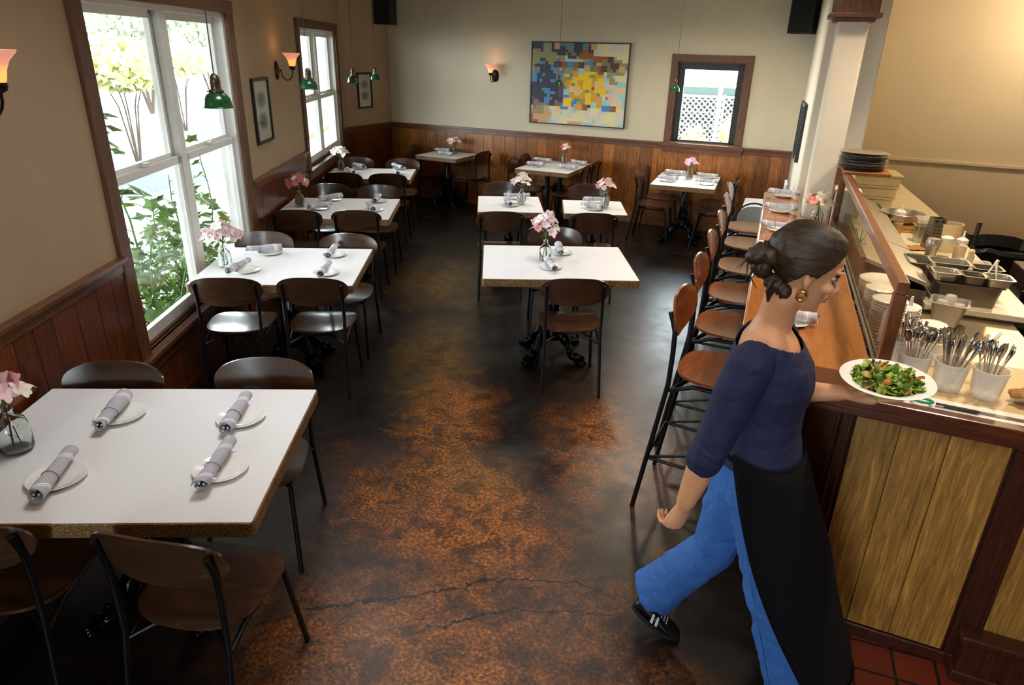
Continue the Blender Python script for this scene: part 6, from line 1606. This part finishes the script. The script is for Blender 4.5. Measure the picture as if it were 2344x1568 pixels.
# clothes
top = G()
loft(top, [((0.122, 2.11, 0.985), 0.132, 0.172), ((0.120, 2.11, 1.03), 0.122, 0.160), ((0.116, 2.11, 1.10), 0.112, 0.150), ((0.112, 2.112, 1.18), 0.118, 0.155), ((0.112, 2.115, 1.26), 0.130, 0.168), ((0.102, 2.12, 1.33), 0.122, 0.178), ((0.092, 2.12, 1.385), 0.098, 0.165), ((0.088, 2.12, 1.42), 0.072, 0.140)], 32)
limb(top, [SN+Vector((0.01, 0.03, 0.0)), SN, SN.lerp(EN, 0.5), EN, EN.lerp(WN, 0.22)], [0.066, 0.066, 0.060, 0.052, 0.055], 18)
limb(top, [SF+Vector((0.0, -0.03, 0.0)), SF, SF.lerp(EF, 0.5), EF, EF.lerp(WF, 0.30)], [0.066, 0.064, 0.058, 0.052, 0.050], 18)
for k in range(3):
    c = EN.lerp(WN, 0.02+0.07*k); top.ellipsoid(c, 0.057, 0.057, 0.010, rot=Matrix.Rotation(0.25, 3, 'Y'))
NB = Vector((0.060, 2.095, 1.475))
def top_keep(co):
    # deep round neckline: cut away round the neck, lower on the back
    d = Vector(((co.x-0.080)/0.135, (co.y-2.105)/0.135, (co.z-1.475)/0.135))
    return d.length > 1.0
topo = remeshed('navy_top', top, 'navy_knit', person, 0.0052, 4, 0.5, top_keep)
m_ = topo.modifiers.new('s', 'SOLIDIFY'); m_.thickness = 0.003; m_.offset = 1
fold = topo.modifiers.new('d', 'DISPLACE'); tx = bpy.data.textures.new('cloth_folds', 'CLOUDS'); tx.noise_scale = 0.09; fold.texture = tx; fold.strength = 0.016; fold.texture_coords = 'GLOBAL'; fold.mid_level = 0.5
je = G()
loft(je, [((0.120, 2.11, 0.86), 0.128, 0.178), ((0.122, 2.11, 0.93), 0.130, 0.178), ((0.122, 2.11, 1.00), 0.120, 0.165), ((0.121, 2.11, 1.035), 0.117, 0.158)], 30)
limb(je, [HN, HN.lerp(KN, 0.5), KN, KN.lerp(AN, 0.5), KN.lerp(AN, 1.05)], [0.100, 0.090, 0.080, 0.084, 0.100], 22)
limb(je, [HF, HF.lerp(KF, 0.5), KF, KF.lerp(AF, 0.5), KF.lerp(AF, 1.05)], [0.102, 0.094, 0.082, 0.085, 0.100], 22)
def jeans_keep(co):
    for k_, a_ in ((KN, AN), (KF, AF)):
        d = a_-k_; q = (co-k_).dot(d)/d.length_squared
        if q > 0.93 + 0.02*math.sin(co.x*60) and (co-a_).length < 0.25: return False
    return True
jo = remeshed('jeans', je, 'denim', person, 0.006, 4, 0.5, jeans_keep)
m_ = jo.modifiers.new('s', 'SOLIDIFY'); m_.thickness = 0.004; m_.offset = -1
fold = jo.modifiers.new('d', 'DISPLACE'); fold.texture = tx; fold.strength = 0.030; fold.texture_coords = 'GLOBAL'; fold.mid_level = 0.5
# seams on the jeans
g = G()
for (a, b, c) in ((HN+Vector((-0.055, -0.085, 0)), KN+Vector((-0.055, -0.060, 0)), KN.lerp(AN, 0.9)+Vector((-0.070, -0.075, 0))),):
    g.tube([a, b, c], 0.0016, 5)
obj('jeans_seam', g, 'denim', person)
# apron: open at the back, wrapping both thighs and swinging with the stride
ap = G(); vs = []; NS, NA = 16, 30
for i in range(NS+1):
    q = i/NS; z_ = 1.035 - 0.80*q
    cx = 0.126 + 0.16*q + 0.08*q*q; cy = 2.105 - 0.02*q; rx = 0.134 + 0.056*min(1, q*2.2); ry = 0.182 + 0.090*math.sin(PI*0.5*min(1, q*1.3))
    a0 = -2.30 + 1.05*q; a1 = 2.1 - 0.7*q
    for j in range(NA+1):
        a = a0 + (a1-a0)*j/NA; rip = 1 + 0.030*q*math.sin(a*7+q*2)
        vs.append((cx+rx*rip*math.cos(a), cy+ry*rip*math.sin(a), z_ + 0.012*math.sin(a*2)))
ap.add(vs, [(i*(NA+1)+j, i*(NA+1)+j+1, (i+1)*(NA+1)+j+1, (i+1)*(NA+1)+j) for i in range(NS) for j in range(NA)])
ao = obj('apron', ap, 'apron_black', person, smooth=True, angle=80); m_ = ao.modifiers.new('s', 'SOLIDIFY'); m_.thickness = 0.004
g = G(); g.tube([(0.121+0.135*math.cos(a), 2.108+0.176*math.sin(a), 1.025) for a in [2*PI*k/30 for k in range(31)]], 0.006, 6); obj('apron_tie', g, 'apron_black', person, smooth=True)
# shoes
def shoe(heel, toe, up, name='shoe'):
    heel, toe = Vector(heel), Vector(toe); d = (toe-heel).normalized(); L = (toe-heel).length; s = d.cross(Vector(up)).normalized(); u = s.cross(d)
    def P(x, y, z): return heel + d*x*L + s*y + u*z
    g = G(); n = 20; vs = []
    prof = [(-0.03, 0.016, 0.045), (0.04, 0.028, 0.068), (0.16, 0.032, 0.078), (0.30, 0.032, 0.070), (0.48, 0.037, 0.056), (0.66, 0.043, 0.046), (0.84, 0.040, 0.038), (0.95, 0.028, 0.032), (1.01, 0.010, 0.022)]
    for x, w, h in prof:
        for j in range(n):
            a = 2*PI*j/n; vs.append(P(x, w*math.cos(a), 0.016 + max(-0.0, (h-0.016)*(0.5+0.5*math.sin(a)))))
    g.add(vs, [(i*n+j, i*n+(j+1) % n, (i+1)*n+(j+1) % n, (i+1)*n+j) for i in range(len(prof)-1) for j in range(n)] + [tuple(range(n))[::-1], tuple(range(len(vs)-n, len(vs)))])
    o = obj(name, g, 'shoe_black', person, smooth=True, angle=70)
    g = G(); vs = []
    for z_ in (0.0, 0.018):
        for k in range(28):
            a = 2*PI*k/28; x = 0.49+0.53*sq(a, 0.85); w = 0.040+0.006*math.sin(x*5-1.2); vs.append(P(x, w*sq(a-PI/2, 0.8), z_))
    g.add(vs, [tuple(range(28))[::-1], tuple(range(28, 56))] + [(i, (i+1) % 28, 28+(i+1) % 28, 28+i) for i in range(28)])
    obj('sole', g, 'shoe_sole', o, smooth=True, angle=40)
    g = G()
    for yy in (-1, 1):
        for k in range(2):
            x0 = 0.36+0.10*k; vs = [P(x0, yy*0.0355, 0.022), P(x0+0.055, yy*0.0375, 0.022), P(x0-0.005, yy*0.030, 0.062), P(x0-0.05, yy*0.029, 0.064)]
            g.add([v+s*yy*0.004 for v in vs], [(0, 1, 2, 3)])
    for k in range(4): g.tube([P(0.42+0.07*k, -0.018, 0.066-0.006*k), P(0.42+0.07*k, 0.018, 0.066-0.006*k)], 0.0028, 6)
    obj('stripe', g, 'shoe_white', o)
    g = G(); g.tube([P(0.13, 0, 0.05), P(0.12, 0, 0.12)], [0.033, 0.030], 14); obj('sock', g, 'shoe_black', person, smooth=True)
shoe((-0.235, 2.215, 0.098), (-0.045, 2.205, 0.004), (0.35, 0, 1))
shoe((0.335, 1.985, 0.030), (0.575, 1.975, 0.058), (-0.1, 0, 1))

# plate of salad in the hand
t = lathe_thing('salad_plate', 'white rimmed plate of green salad held out over the bar rail', 'plate', PC, [(0.0, 0.0), (0.060, 0.0), (0.064, 0.006), (0.095, 0.022), (0.135, 0.036), (0.140, 0.040), (0.136, 0.042), (0.092, 0.027), (0.060, 0.009), (0.0, 0.007)], 'porcelain', 48, angle=60)
t.rotation_euler = (0.05, -0.03, 0)
g = G(); rnd = random.Random(12)
for k in range(230):
    a = rnd.uniform(0, 2*PI); r = 0.092*math.sqrt(rnd.random()); z_ = 0.024 + 0.050*(1-(r/0.105)**2)*rnd.uniform(0.3, 1)
    c = Vector((r*math.cos(a), r*math.sin(a), z_)); u = Vector((rnd.uniform(-1, 1), rnd.uniform(-1, 1), rnd.uniform(-0.5, 0.6))).normalized(); w = u.cross(Vector((rnd.uniform(-0.4, 0.4), rnd.uniform(-0.4, 0.4), 1))).normalized(); nn = u.cross(w)
    L, wd = rnd.uniform(0.016, 0.034), rnd.uniform(0.008, 0.016); rows = []
    for i in range(5):
        q = i/4; ww = wd*math.sin(PI*(0.12+0.8*q)); cr = nn*0.006*math.sin(q*PI*1.5+k)
        rows += [c + u*(q-0.5)*2*L - w*ww + cr, c + u*(q-0.5)*2*L - cr*0.6, c + u*(q-0.5)*2*L + w*ww + cr]
    g.add(rows, [(i*3+j, i*3+j+1, i*3+j+4, i*3+j+3) for i in range(4) for j in (0, 1)])
for k in range(9):
    a = rnd.uniform(0, 6.28); r = rnd.uniform(0.02, 0.08); g.ellipsoid((r*math.cos(a), r*math.sin(a), 0.058), 0.014, 0.011, 0.009, 10, 6, bump_=0.2, seed=k)
s = obj('salad', g, 'salad_leaf', smooth=True, angle=80); s.location = PC; tag(s, 'heap of green lettuce with bits of orange on the held plate', 'salad', kind='stuff')
